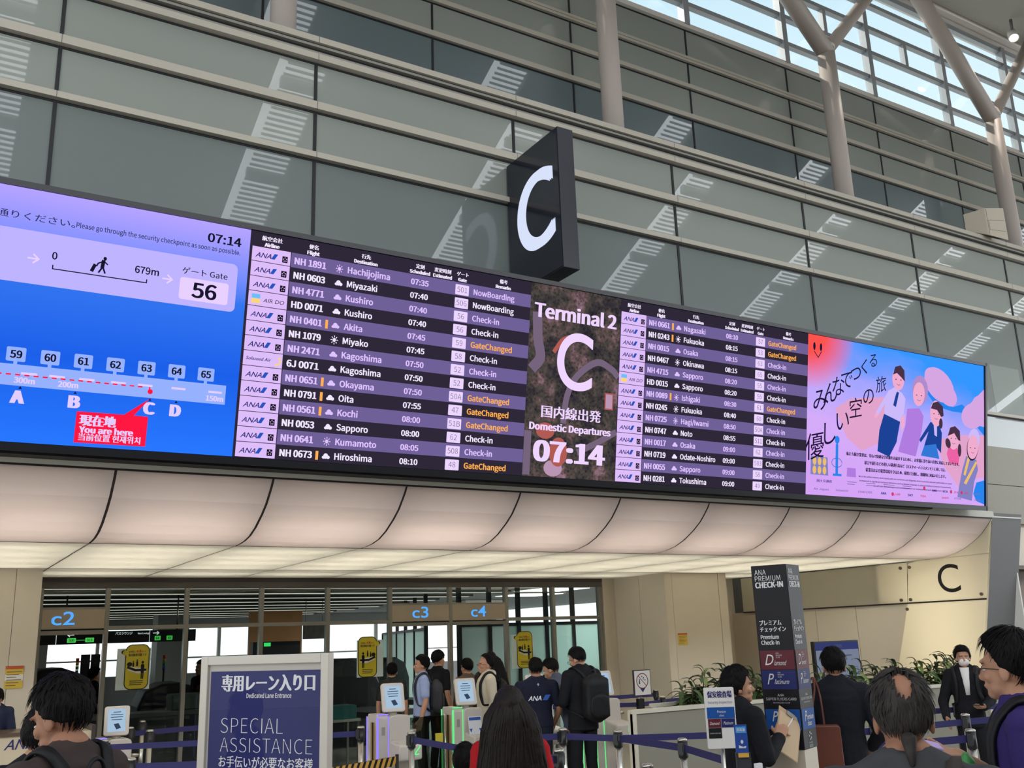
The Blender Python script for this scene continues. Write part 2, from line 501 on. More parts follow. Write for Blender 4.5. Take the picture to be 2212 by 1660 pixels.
for r in ([(0.04, 0.10), (wbx - .03, 0.06), (wbx - .03, 0.065), (0.04, 0.105)], [(0.04, 0.28), (wbx - .03, 0.27), (wbx - .03, 0.275), (0.04, 0.285)], rect(0.04, 0.10, 0.045, 0.28), rect(0.02, 0.0, 0.025, 0.5)):
    mb.prism(r, fx_, 0.0, 0.003)
wpart(mb, 'panel_joints', mat('brown_joint', (96, 78, 66), 0.6), t)
dn = V((0, 0, -.004))
mb = MB(); mb.face([bm_.lerp(br_, .2) + dn + (bl_ - bm_) * .1, bm_.lerp(br_, .92) + dn + (bl_ - bm_) * .1, bm_.lerp(br_, .92) + dn + (bb_ - br_) * .55, bm_.lerp(br_, .2) + dn + (bl_ - bm_) * .55]); wpart(mb, 'outlet_slot', mat('dark_outlet', (60, 52, 46), 0.7), t)
mb = MB(); mb.box(15.62, 15.70, 9.36, 9.44, 8.5, 8.7); wpart(mb, 'bracket', M_box, t)

# ------------------------------------------------------------------ spot lamps under the ceiling
def spotlight(loc, label):
    t = thing('ceiling_spotlight', label, 'spotlight', loc, 0, 'spotlights under the grey ceiling')
    M = Matrix.Rotation(math.radians(28), 4, 'Y') @ Matrix.Rotation(math.radians(-18), 4, 'X')
    mb = MB(); mb.lathe([(0.04, 0.16), (0.10, 0.15), (0.11, -0.12), (0.10, -0.125), (0.095, -0.09)], n=24, M=M); part(mb, 'lamp_housing', M_white, t)
    mb = MB(); mb.lathe([(0.001, -0.10), (0.094, -0.10), (0.094, -0.096), (0.001, -0.096)], n=24, M=M); part(mb, 'lens', emit('warm_lamp_lens', (255, 238, 214), 6.0), t)
    mb = MB(); mb.tube((0.0, 0, 0.12), (0.02, 0, 0.42), 0.035); part(mb, 'stem', M_dgrey, t)
    ld = bpy.data.lights.new('spot_lamp', 'SPOT'); ld.energy = 260; ld.spot_size = 1.2; ld.color = (1, .9, .78); ld.shadow_soft_size = 0.09
    lo = bpy.data.objects.new('spot_lamp', ld); COL.objects.link(lo); lo.parent = t
    lo.matrix_local = M @ Matrix.Translation((0, 0, -0.16))
spotlight((17.15, 9.9, 14.45), 'white spotlight with a lit lens, the left of the two under the ceiling')
spotlight((20.0, 10.35, 14.62), 'white spotlight cut by the right edge of the picture, below the other one')

# ------------------------------------------------------------------ luminous canopy over the check-in area
M_lum = translucent('milky_canopy_panel', (230, 228, 220), 0.35, 0.65)
M_lumc = translucent('milky_curved_panel', (228, 220, 216), 0.40, 0.60)
M_seam = mat('dark_brown_seam', (46, 34, 32), 0.7)
SX = [-4.1, -2.7, -1.31, 0.08, 1.476, 2.886, 4.279, 5.65, 7.023, 8.404, 9.804, 11.188, 12.692, 14.19]
PROF = [(9.0, 3.42), (9.045, 3.36), (9.1, 3.302), (9.2, 3.205), (9.33, 3.118), (9.525, 3.014), (9.7, 2.952), (9.88, 2.918), (10.05, 2.904), (10.18, 2.90)]
can = thing('luminous_canopy', 'glowing milky canopy with curved front panels below the long display board', 'canopy', (5.0, 9.0, 2.9))
M_cav = mat('white_canopy_inside', (225, 222, 215), 0.7)
for a, b in zip(SX, SX[1:]):
    mb = MB()
    mb.rings([[(a + 0.012, y, z), (b - 0.012, y, z), (b - 0.012, y + 0.004, z + 0.004), (a + 0.012, y + 0.004, z + 0.004)] for y, z in PROF], smooth=False)
    o = wpart(mb, 'curved_panel', M_lumc, can)
    for y0, y1 in ((10.19, 13.30), (13.315, 14.85)):
        if y1 > 14 and a < 0.0: continue
        mb = MB(); mb.box(a + 0.006, b - 0.006, y0, y1, 2.90, 2.904); wpart(mb, 'soffit_panel', M_lum, can)
for x in SX:
    mb = MB()
    up = [(y, z + 0.004) for y, z in PROF]
    poly = [(9.0, 3.43)] + up[1:] + [(14.85, 2.904), (14.85, 3.43)]
    mb.prism(poly, Frame((x, 0, 0), (0, 1, 0), (0, 0, 1)), -0.012, 0.012)
    wpart(mb, 'seam_rib', M_seam, can)
mb = MB(); mb.box(SX[0], 14.19, 10.172, 10.192, 2.898, 2.93); mb.box(SX[0], 14.19, 13.298, 13.317, 2.898, 2.93); wpart(mb, 'joint_strip', M_seam, can)
mb = MB()
mb.box(SX[0], 14.19, 9.0, 14.9, 3.44, 3.47); mb.box(SX[0], 14.19, 14.86, 14.9, 2.9, 3.47); mb.box(SX[0] - 0.03, SX[0], 9.0, 14.9, 2.9, 3.47)
wpart(mb, 'housing', M_cav, can)
mb = MB(); mb.box(SX[0], 14.24, 8.985, 9.03, 3.435, 3.53); mb.box(SX[0], 14.24, 9.0, 9.4, 3.525, 3.535); wpart(mb, 'fascia', mat('pale_grey_strip', (206, 204, 192), 0.6, 0, 0.2), can)
mb = MB(); mb.box(SX[0], 14.2, 8.99, 9.03, 3.418, 3.436); wpart(mb, 'shadow_gap', M_seam, can)
for y in (10.75, 11.5, 12.25, 13.0, 14.1):
    area_lamp('canopy_tube', (5.05, y, 3.36), 18.2, 0.10, CANOPY_W, (1.0, 0.95, 0.87), (0, 0, -1))
area_lamp('canopy_tube', (5.05, 9.75, 3.38), 18.2, 0.08, CANOPY_W * 1.1, (1.0, 0.94, 0.88), (0, -0.35, -1))

# ------------------------------------------------------------------ right end of the canopy: leaning grey frame and glowing side wall
mb = MB()
lean = lambda z: 9.0 + (3.51 - z) * 0.223
for x0, x1 in ((14.24, 15.0),):
    a = [mb.bm.verts.new(p) for p in ((x0, lean(0), 0), (x1, lean(0), 0), (x1, lean(3.51), 3.51), (x0, lean(3.51), 3.51))]
    b = [mb.bm.verts.new((p.co.x, 11.2, p.co.z)) for p in a]
    for q in ((a[0], a[1], a[2], a[3]), (b[3], b[2], b[1], b[0]), (a[0], b[0], b[1], a[1]), (a[1], b[1], b[2], a[2]), (a[2], b[2], b[3], a[3])):
        mb.bm.faces.new(q)
struct(mb.build('wall_canopy_end', M_dgrey))
M_side = translucent('cream_glass_side_panel', (230, 224, 206), 0.4, 0.6)
def side_panel(pts, name, root, lab=None):
    mb = MB(); mb.prism(pts, Frame((14.19, 0, 0), (0, 1, 0), (0, 0, 1)), 0, 0.006)
    return wpart(mb, name, M_side, root, label=lab)
sp = thing('lit_side_wall', 'cream backlit end wall of the canopy with a large black letter', 'wall panel', (14.19, 10.0, 0))
side_panel([(lean(2.235), 2.235), (10.70, 2.235), (10.60, 2.86), (10.4, 2.895), (lean(2.88), 2.895)], 'letter_panel', sp)
side_panel([(lean(0.0), 0.0), (11.45, 0.0), (10.705, 2.215), (lean(2.215), 2.215)], 'lower_panel', sp)
side_panel([(lean(2.91), 2.91)] + [(y, z) for y, z in reversed(PROF)] , 'upper_panel', sp)
side_panel([(10.71, 2.235), (14.5, 2.235), (14.5, 2.88), (10.62, 2.88)], 'band_panel', sp)
fs = Frame((14.187, 0, 0), (0, -1, 0), (0, 0, 1))
mb = MB(); text(mb, fs, 'C', -9.88, 2.36, 0.43, None, 'C', 0.0, 0.002, None); wpart(mb, 'letter', mat('black_letter', (18, 14, 16), 0.5), sp)
for y, z in ((10.57, 2.80), (10.75, 2.80), (10.63, 2.28), (10.81, 2.28), (9.35, 2.30), (10.72, 2.13), (13.8, 2.78), (13.8, 2.28), (14.0, 2.28), (14.05, 2.78)):
    mb = MB(); mb.tube((14.19, y, z), (14.165, y, z), 0.026, n=12); wpart(mb, 'bolt', mat('steel_bolt', (120, 108, 96), 0.4, 0.6), sp)
mb = MB(); mb.box(14.185, 14.2, lean(2.22) , 14.5, 2.213, 2.236); wpart(mb, 'panel_joint', M_seam, sp)
# enclosure of the light box behind the side wall
mb = MB(); mb.box(14.95, 14.98, 9.2, 14.9, 0, 3.45); mb.box(14.2, 14.98, 13.2, 13.24, 2.2, 3.45); mb.box(14.2, 14.98, 9.0, 14.9, 3.44, 3.46)
struct(mb.build('wall_light_box', M_cav))
area_lamp('side_wall_tube', (14.9, 10.1, 1.5), 1.4, 2.7, SIDE_W, (1.0, 0.96, 0.89), (-1, 0, 0), (0, 1, 0))
# beige wall below the band, behind it
mb = MB()
fr_ = Frame((14.22, 0, 0), (0, 1, 0), (0, 0, 1))
for y0, y1, yt in ((11.46, 11.80, 10.72), (11.81, 12.7, 11.81), (12.71, 13.7, 12.71), (13.71, 14.85, 13.71)):
    mb.prism([(y0, 0), (y1, 0), (y1, 2.22), (yt, 2.22)], fr_, 0.0, 0.06)
struct(mb.build('wall_right_side', M_beige))

# ------------------------------------------------------------------ beige walls of the check-in area
mb = MB()
for x0, x1 in ((-5, -2.6), (-2.59, -0.6), (-0.59, 1.14), (1.145, 1.43)): mb.box(x0, x1, 13.35, 13.45, 0, 2.90)
mb.box(1.40, 1.43, 13.45, 14.9, 0, 2.9)
struct(mb.build('wall_left', M_beige))
mb = MB()
mb.box(11.0, 11.12, 14.80, 14.9, 0, 2.9); mb.box(11.13, 11.34, 14.82, 14.9, 0, 2.9)
for y0, y1 in ((14.08, 14.81), (13.45, 14.07)): mb.box(11.27, 11.34, y0, y1, 0, 2.9)
mb.box(11.24, 11.40, 13.33, 13.44, 0, 2.9); mb.box(11.41, 12.48, 13.335, 13.44, 0, 2.9); mb.box(12.49, 12.68, 13.33, 13.44, 0, 2.9)
mb.box(12.62, 12.68, 13.44, 14.9, 0, 2.9); mb.box(12.6, 14.3, 14.85, 14.92, 0, 2.9)
struct(mb.build('wall_right_return', M_beige))
mb = MB(); mb.box(13.0, 13.9, 14.80, 14.85, 0, 2.15); mb.box(12.95, 13.0, 14.78, 14.85, 0, 2.2); mb.box(13.9, 13.95, 14.78, 14.85, 0, 2.2); mb.box(12.95, 13.95, 14.78, 14.85, 2.15, 2.2)
struct(mb.build('door_1', mat('brown_service_door', (112, 96, 78), 0.5)))

# ------------------------------------------------------------------ facade beyond the canopy, at the far right edge
mb = MB()
mb.box(15.0, 30, 9.45, 9.55, 2.75, 3.42); mb.box(15.0, 30, 9.9, 10.0, 0, 2.70)
struct(mb.build('wall_beyond_canopy', M_beige))
trim(15.0, 30, 9.40, 9.9, 2.69, 2.75, mat('dark_brown_trim', (84, 66, 56), 0.5))
trim(15.0, 30, 9.84, 9.9, 1.9, 2.69, mat('brown_panel', (120, 100, 80), 0.5))
mb = MB(); mb.box(14.99, 15.03, 9.5, 10.0, 0, 3.4); struct(mb.build('trim_canopy_end_edge', M_dgrey))

# ------------------------------------------------------------------ glazed front of the security area
G = 14.85
M_alu = mat('champagne_aluminium', (150, 146, 136), 0.35, 0.5, 0.5)
M_head = mat('dark_brown_head', (72, 62, 58), 0.5)
GX = [1.593, 2.445, 3.526, 4.626, 5.677, 6.734, 7.832, 8.925, 9.904, 10.93]
M_sec = clear_glass('security_glass', (236, 242, 240), 0.8)
trim(1.43, 11.13, G - 0.03, G + 0.05, 2.835, 2.90, M_head)
trim(1.43, 11.13, G - 0.02, G + 0.05, 2.745, 2.835, mat('taupe_head_band', (96, 90, 84), 0.5))
DOORS = {0: 'c2', 5: 'c3', 6: 'c4'}
for i, x in enumerate(GX):
    trim(x - 0.028, x + 0.028, G - 0.05, G + 0.05, 0, 2.75, M_alu)
for i, (a, b) in enumerate(zip(GX, GX[1:])):
    if i in DOORS:
        trim(a, b, G - 0.04, G + 0.05, 2.465, 2.495, M_alu)
        wn_ += 1
        mb = MB(); mb.box(a, b, G, G + 0.008, 2.495, 2.745); struct(mb.build('window_%d' % wn_, M_sec))
        trim(a, b, G - 0.02, G + 0.04, 2.185, 2.205, M_black)
        trim(a, b, G - 0.04, G + 0.05, 2.13, 2.185, M_alu)
    else:
        trim(a, b, G - 0.04, G + 0.05, 2.18, 2.235, M_alu)
        for z0, z1 in ((0.0, 2.18), (2.235, 2.745)):
            wn_ += 1
            mb = MB(); mb.box(a, b, G, G + 0.008, z0, z1); struct(mb.build('window_%d' % wn_, M_sec))
trim(1.43, 5.7, G - 0.06, G + 0.06, 0, 0.12, M_alu)
M_blue = emit('blue_gate_number', (86, 170, 255), 1.0)
M_plate = mat('tan_header_plate', (176, 160, 138), 0.45)
for i, s in DOORS.items():
    a, b = GX[i], GX[i + 1]
    t = thing('gate_header', 'tan plate with the blue glowing number %s above the %s' % (s, {'c2': 'leftmost doorway', 'c3': 'middle doorway', 'c4': 'middle doorway'}[s]), 'sign', (a, G, 2.205), 0, 'gate number plates')
    mb = MB(); mb.box(a + 0.03, b - 0.03, G - 0.045, G - 0.005, 2.207, 2.463); wpart(mb, 'plate', M_plate, t)
    cx = {'c2': 1.885, 'c3': 7.265, 'c4': 8.36}[s]
    mb = MB(); text(mb, Frame((cx, G - 0.047, 2.262), (1, 0, 0), (0, 0, 1)), s, 0, 0, 0.172, 0.29, 'C', 0.012, 0.004, None); wpart(mb, 'lettering', M_blue, t)
# sliding door leaf left of c2 and door track post
trim(7.80, 7.86, G - 0.03, G + 0.03, 2.2, 2.75, M_alu)

# ------------------------------------------------------------------ security hall behind the glass
M_dceil = mat('dark_baffle_ceiling', (74, 74, 76), 0.6)
mb = MB(); mb.box(-8, 20, G + 0.08, 37, 2.97, 3.05); struct(mb.build('ceiling_security', M_dceil))
M_strip = emit('ceiling_light_line', (250, 244, 226), 0.75)
for n in range(11):
    y = 15.6 + 1.75 * n
    t = thing('light_line', 'thin glowing ceiling line inside the security hall, one of the parallel row', 'light', (5, y, 2.945), 0, 'ceiling light lines in the security hall')
    mb = MB(); mb.box(-5.5, 6.5, -0.04, 0.04, -0.062, -0.05); part(mb, 'diffuser', M_strip, t)
    mb = MB(); mb.box(-5.6, 6.6, -0.07, 0.07, -0.05, 0.0); part(mb, 'baffle', M_dceil, t)
mb = MB()
mb.box(-8, -7.9, 14.95, 37, 0, 3.0); mb.box(-8, 1.4, 14.95, 15.0, 0, 3.0); mb.box(11.1, 20, 14.95, 15.0, 0, 3.0)
struct(mb.build('wall_security_sides', mat('grey_interior_wall', (120, 116, 110), 0.6)))
Y2 = 34.0
mb = MB(); mb.box(-8, 20, Y2, Y2 + 0.1, 0, 1.15); mb.box(-8, 20, Y2, Y2 + 0.1, 2.62, 3.0); struct(mb.build('wall_security_back', mat('pale_grey_sill_wall', (150, 152, 152), 0.6)))
for k in range(14):
    x = -6 + 1.9 * k
    trim(x - 0.05, x + 0.05, Y2, Y2 + 0.12, 1.15, 2.7, M_white)
trim(-8, 20, Y2 - 0.02, Y2 + 0.1, 1.62, 1.67, M_white)
for n, x in enumerate((3.1, 6.9, 10.0)):
    mb = MB(); mb.box(x - 0.45, x + 0.45, 30.5, 31.2, 0, 2.95); struct(mb.build('wall_pillar_%d' % n, mat('pale_pillar', (150, 150, 146), 0.6)))
mb = MB(); mb.box(8.7, 10.3, 29, 29.1, 0, 2.95); struct(mb.build('wall_wood_panel', mat('warm_wood_wall', (176, 122, 72), 0.5, 0, 0.3, 0.2, 2)))
M_frost = translucent('frosted_teal_glass', (196, 212, 208), 0.35, 0.65)
M_post = mat('dark_blue_grey_post', (40, 40, 52), 0.5)
def frosted(x0, y0, x1, y1, z1, n, label, grp):
    t = thing('frosted_screen', label, 'partition', (x0, y0, 0), math.atan2(y1 - y0, x1 - x0), grp)
    L = math.hypot(x1 - x0, y1 - y0)
    for i in range(n):
        mb = MB(); mb.box(L * i / n + 0.03, L * (i + 1) / n - 0.03, -0.006, 0.006, 0.1, z1 - 0.04); part(mb, 'glass_panel', M_frost, t)
    for i in range(n + 1):
        mb = MB(); mb.box(L * i / n - 0.035, L * i / n + 0.035, -0.04, 0.04, 0, z1 + (0.7 if i < n else 0)); part(mb, 'post', M_post, t)
    mb = MB(); mb.box(0, L, -0.03, 0.03, z1 - 0.04, z1 + 0.02); part(mb, 'rail', M_post, t)
frosted(9.25, 18.6, 11.6, 26.0, 2.14, 5, 'frosted glass screen with dark posts seen through the middle doorway', None)
frosted(8.95, 16.6, 12.4, 16.9, 2.16, 5, 'frosted glass screen behind the right-hand glass bays', None)

for n, (x, y) in enumerate(((13.0, 20.5), (14.0, 25.0), (12.2, 18.3))):  # unseen lights added to brighten the frosted screens from behind
    t = thing('added_panel_light', 'added square white light behind the frosted screens, %s' % ('nearest', 'farthest', 'rightmost')[n], 'lamp', (x, y, 2.9), 0, 'added lights behind the frosted screens')
    mb = MB(); mb.box(-0.65, 0.65, -0.65, 0.65, 0.0, 0.06); part(mb, 'lamp_housing', M_white, t)
    mb = MB(); mb.box(-0.6, 0.6, -0.6, 0.6, -0.01, 0.0); part(mb, 'diffuser', emit('added_light_white', (250, 250, 244), 3.0), t)
    lo = area_lamp('added_fill_light', (0, 0, -0.03), 1.1, 1.1, 190, (1.0, 1.0, 0.99), (0, 0, -1)); lo.parent = t

# ================================================================== THE DISPLAY BOARD (leans forward above the canopy)
BO = V((0, 8.70, 3.551)); BU = V((0, -0.345, 2.074)).normalized()
fb = Frame(BO, (1, 0, 0), BU)
BX0, BX1, BH = -1.6, 13.585, 2.10
board = thing('display_board', 'long leaning black display board with map, flight lists, letter and drawing', 'display board', (5.5, 8.75, 3.5))
M_bez = mat('black_bezel', (16, 16, 22), 0.35)
mb = MB()
mb.prism(rect(BX0 - 0.05, -0.07, BX1 + 0.045, BH + 0.05), fb, -0.20, -0.03)
for r in (rect(BX0 - 0.05, BH + 0.002, BX1 + 0.045, BH + 0.05), rect(BX0 - 0.05, -0.07, BX1 + 0.045, -0.004), rect(BX1 + 0.002, -0.07, BX1 + 0.045, BH + 0.05)):
    mb.prism(r, fb, -0.03, 0.03)
wpart(mb, 'casing', M_bez, board)
mb = MB(); mb.box(BX0, 12.5, 8.80, 8.97, 3.475, 3.56); wpart(mb, 'mounting_rail', M_black, board)

def gradient_emit(name, stops, axis='Z', noise_amt=0.0, k=1.0):
    m = bpy.data.materials.new(name); m.use_nodes = True
    nt = m.node_tree; nt.nodes.clear()
    t = nt.nodes.new('ShaderNodeTexCoord'); s = nt.nodes.new('ShaderNodeSeparateXYZ'); nt.links.new(t.outputs['Generated'], s.inputs[0])
    r = nt.nodes.new('ShaderNodeValToRGB')
    while len(r.color_ramp.elements) < len(stops): r.color_ramp.elements.new(0.5)
    for e, (p, c) in zip(r.color_ramp.elements, stops): e.position = p; e.color = rgb(*c)
    if noise_amt:
        n = nt.nodes.new('ShaderNodeTexNoise'); n.inputs['Scale'].default_value = 4; n.inputs['Detail'].default_value = 5
        nt.links.new(t.outputs['Generated'], n.inputs['Vector'])
        a = nt.nodes.new('ShaderNodeMath'); a.operation = 'MULTIPLY_ADD'; a.inputs[1].default_value = noise_amt
        nt.links.new(n.outputs['Fac'], a.inputs[0]); nt.links.new(s.outputs[axis], a.inputs[2]); nt.links.new(a.outputs[0], r.inputs[0])
    else: nt.links.new(s.outputs[axis], r.inputs[0])
    e = nt.nodes.new('ShaderNodeEmission'); e.inputs[1].default_value = k
    nt.links.new(r.outputs[0], e.inputs[0])
    o = nt.nodes.new('ShaderNodeOutputMaterial'); nt.links.new(e.outputs[0], o.inputs[0])
    return m
E_ink = emit('screen_ink', (24, 22, 44)); E_blue2 = emit('screen_pale_blue', (150, 178, 255)); E_ltb = emit('screen_lighter_blue', (190, 190, 255))
E_red = emit('screen_red', (255, 24, 66)); E_wht = emit('screen_white', (226, 206, 255)); E_dink = emit('screen_text_ink', (50, 48, 92))

# ---- left: gate map
m_map = gradient_emit('map_screen_picture', [(0.0, (40, 120, 255)), (0.35, (28, 96, 234)), (0.66, (52, 118, 240)), (0.76, (112, 140, 255)), (0.88, (150, 152, 255)), (1.0, (182, 164, 255))])
mb = MB(); fill(mb, fb, rect(BX0, 0, 2.401, BH), 0.0); mapp = wpart(mb, 'map_screen', m_map, board)
def sub(mb, name, m, parent_part, lab=None):
    o = wpart(mb, name, m, board); o.parent = parent_part
    if lab: o['label'] = lab
    return o
mb = MB()
fill(mb, fb, rrect(BX0 + .02, 1.308, 2.309, 1.752, 0.05), 0.002)
mb.mi = 1
fill(mb, fb, rrect(1.808, 1.362, 2.239, 1.561, 0.025), 0.004)
for u in (-0.3, 0.628, 1.70):
    stroke(mb, fb, [(u - .04, 1.521), (u + .035, 1.521)], 0.014, 0.004); stroke(mb, fb, [(u, 1.556), (u + .04, 1.521), (u, 1.486)], 0.014, 0.004)
sub(mb, 'banner', [emit('banner_lilac', (190, 180, 255)), emit('banner_box_pink', (232, 208, 255))], mapp)
mb = MB()
for i, g in enumerate(range(54, 66)):
    u = 0.58 + 0.2545 * (i - 5)
    fill(mb, fb, rrect(u - 0.072, 0.655, u + 0.072, 0.772, 0.012), 0.002); fill(mb, fb, rect(u - 0.014, 0.62, u + 0.014, 0.66), 0.0021)
fill(mb, fb, rect(BX0, 0.458, 2.294, 0.632), 0.003)
sub(mb, 'gate_row', E_blue2, mapp)
mb = MB()
for u in (-0.6, -0.2, 0.16, 0.36, 0.69, 0.9, 1.13, 1.38, 1.6, 1.88, 2.2): fill(mb, fb, rect(u - 0.06, 0.553, u + 0.06, 0.572), 0.005)
for s, u in (('300m', 0.661), ('200m', 0.99), ('150m', 2.2), ('400m', 0.3)): text(mb, fb, s, u, 0.482, 0.045, None, 'C', 0.02, 0.005)
for s, u in (('A', 0.622), ('B', 1.05), ('C', 1.65), ('D', 1.87)): text(mb, fb, s, u, 0.317, 0.10, None, 'C', 0.035, 0.004)
text(mb, fb, '現在地', 1.107, 0.183, 0.075, 0.28, 'L', 0.03, 0.008)
text(mb, fb, 'You are here', 1.11, 0.117, 0.05, 0.425, 'L', 0.025, 0.008)
text(mb, fb, '当前位置 현재위치', 1.11, 0.055, 0.05, 0.49, 'L', 0.015, 0.008)
sub(mb, 'white_lettering', E_wht, mapp)
mb = MB()
fill(mb, fb, [(1.076, 0.03), (1.646, 0.034), (1.648, 0.292), (1.530, 0.294), (1.648, 0.45), (1.45, 0.294), (1.076, 0.29)], 0.006)
u = -0.5
while u < 1.6: fill(mb, fb, rect(u, 0.541, u + 0.038, 0.553), 0.006); u += 0.068
fill(mb, fb, rect(1.632, 0.52, 1.644, 0.553), 0.006); fill(mb, fb, ellipse(1.645, 0.512, 0.022, 0.022, 14), 0.006)
sub(mb, 'red_marker', E_red, mapp)
mb = MB()
text(mb, fb, '保安検査場をお通りください。', 0.915, 1.838, 0.052, 1.25, 'R', 0.004, 0.004); text(mb, fb, 'Please go through the security checkpoint as soon as possible.', 0.925, 1.843, 0.042, 1.393, 'L', 0.004, 0.004)
mb.mi = 1
text(mb, fb, '07:14', 2.017, 1.921, 0.078, 0.302, 'L', 0.012, 0.004)
text(mb, fb, '0', 0.785, 1.541, 0.06, None, 'C', 0.008, 0.004); text(mb, fb, '679m', 1.424, 1.535, 0.06, 0.2, 'L', 0.008, 0.004)
stroke(mb, fb, [(0.778, 1.49), (0.778, 1.459), (1.528, 1.459), (1.528, 1.487)], 0.009, 0.004)
text(mb, fb, 'ゲート Gate', 1.82, 1.596, 0.052, 0.40, 'L', 0.006, 0.006); text(mb, fb, '56', 2.025, 1.394, 0.13, 0.215, 'C', 0.012, 0.006)
for i, g in enumerate(range(54, 66)): text(mb, fb, str(g), 0.58 + 0.2545 * (i - 5), 0.684, 0.06, None, 'C', 0.014, 0.004)
for u in (0.636, 1.05, 1.647, 1.87): fill(mb, fb, [(u - .014, 0.434), (u + .014, 0.434), (u, 0.455)], 0.005)
# walking traveller with case
fill(mb, fb, ellipse(1.176, 1.613, 0.014, 0.016, 14), 0.005)
stroke(mb, fb, [(1.165, 1.59), (1.16, 1.535)], 0.03, 0.005); stroke(mb, fb, [(1.163, 1.54), (1.135, 1.488)], 0.014, 0.005); stroke(mb, fb, [(1.163, 1.54), (1.185, 1.488)], 0.014, 0.005)
stroke(mb, fb, [(1.165, 1.588), (1.125, 1.565), (1.115, 1.54)], 0.011, 0.005); stroke(mb, fb, [(1.17, 1.588), (1.20, 1.565)], 0.011, 0.005)
stroke(mb, fb, [(1.10, 1.545), (1.08, 1.495)], 0.028, 0.005)
sub(mb, 'dark_lettering', [E_dink, E_ink], mapp)

# ---- flight lists
E_rowp = emit('row_purple', (112, 96, 152)); E_rowd = emit('row_dark', (46, 40, 56)); E_logo = emit('logo_box_lilac', (222, 190, 250))
E_tw = emit('row_white_text', (243, 232, 255)); E_tp = emit('row_lilac_text', (224, 196, 255)); E_or = emit('row_orange_text', (255, 176, 84))
E_navy = emit('logo_navy', (42, 44, 120)); E_lb = emit('logo_bright_blue', (40, 84, 190)); E_sky = emit('logo_sky_blue', (110, 190, 250)); E_yel = emit('logo_yellow', (250, 214, 120)); E_blk = emit('logo_black', (18, 14, 26))
FL1 = [('A', 'NH 1891', 0, 's', 'Hachijojima', '07:35', '501', 'NowBoarding'), ('A', 'NH 0603', 0, 'c', 'Miyazaki', '07:40', '506', 'NowBoarding'), ('A', 'NH 4771', 0, 'c', 'Kushiro', '07:40', '56', 'Check-in'),
       ('D', 'HD 0071', 0, 'c', 'Kushiro', '07:40', '56', 'Check-in'), ('A', 'NH 0401', 1, 'c', 'Akita', '07:45', '59', 'GateChanged'), ('A', 'NH 1079', 0, 's', 'Miyako', '07:45', '58', 'Check-in'),
       ('A', 'NH 2471', 0, 'c', 'Kagoshima', '07:50', '52', 'Check-in'), ('S', '6J 0071', 0, 'c', 'Kagoshima', '07:50', '52', 'Check-in'), ('A', 'NH 0651', 1, 'c', 'Okayama', '07:50', '50A', 'GateChanged'),
       ('A', 'NH 0791', 1, 'c', 'Oita', '07:55', '47', 'GateChanged'), ('A', 'NH 0561', 1, 'c', 'Kochi', '08:00', '51B', 'GateChanged'), ('A', 'NH 0053', 0, 'c', 'Sapporo', '08:00', '62', 'Check-in'),
       ('A', 'NH 0641', 0, 's', 'Kumamoto', '08:05', '508', 'Check-in'), ('A', 'NH 0673', 1, 'c', 'Hiroshima', '08:10', '48', 'GateChanged')]
FL2 = [('A', 'NH 0661', 1, 'c', 'Nagasaki', '08:10', '57', 'GateChanged'), ('A', 'NH 0243', 1, 's', 'Fukuoka', '08:15', '53', 'GateChanged'), ('A', 'NH 0015', 0, 'c', 'Osaka', '08:15', '63', 'Check-in'),
       ('A', 'NH 0467', 0, 's', 'Okinawa', '08:15', '65', 'Check-in'), ('A', 'NH 4715', 0, 'c', 'Sapporo', '08:20', '55', 'Check-in'), ('D', 'HD 0015', 0, 'c', 'Sapporo', '08:20', '55', 'Check-in'),
       ('A', 'NH 0089', 1, 's', 'Ishigaki', '08:30', '61', 'GateChanged'), ('A', 'NH 0245', 0, 's', 'Fukuoka', '08:40', '60', 'Check-in'), ('A', 'NH 0725', 0, 's', 'Hagi/Iwami', '08:50', '50A', 'Check-in'),
       ('A', 'NH 0747', 0, 'c', 'Noto', '08:55', '511', 'Check-in'), ('A', 'NH 0017', 0, 'c', 'Osaka', '09:00', '62', 'Check-in'), ('A', 'NH 0719', 0, 'c', 'Odate-Noshiro', '09:00', '503', 'Check-in'),
       ('A', 'NH 0055', 0, 'c', 'Sapporo', '09:00', '58', 'Check-in'), ('A', 'NH 0281', 0, 'c', 'Tokushima', '09:00', '49', 'Check-in')]
PITCH = 0.1398
def ana(mb, fr, u, v, w, hh, ink, blue, h):
    """three slanted letters and the two-tone slanted bar"""
    mb.mi = ink; text(mb, fr, 'ANA', u, v, hh, w * 0.71, 'L', 0.012, h, None, 0.35)
    mb.mi = blue; fill(mb, fr, [(u + w * .70, v), (u + w * .86, v), (u + w * 1.0, v + hh * 1.15), (u + w * .84, v + hh * 1.15)], h)
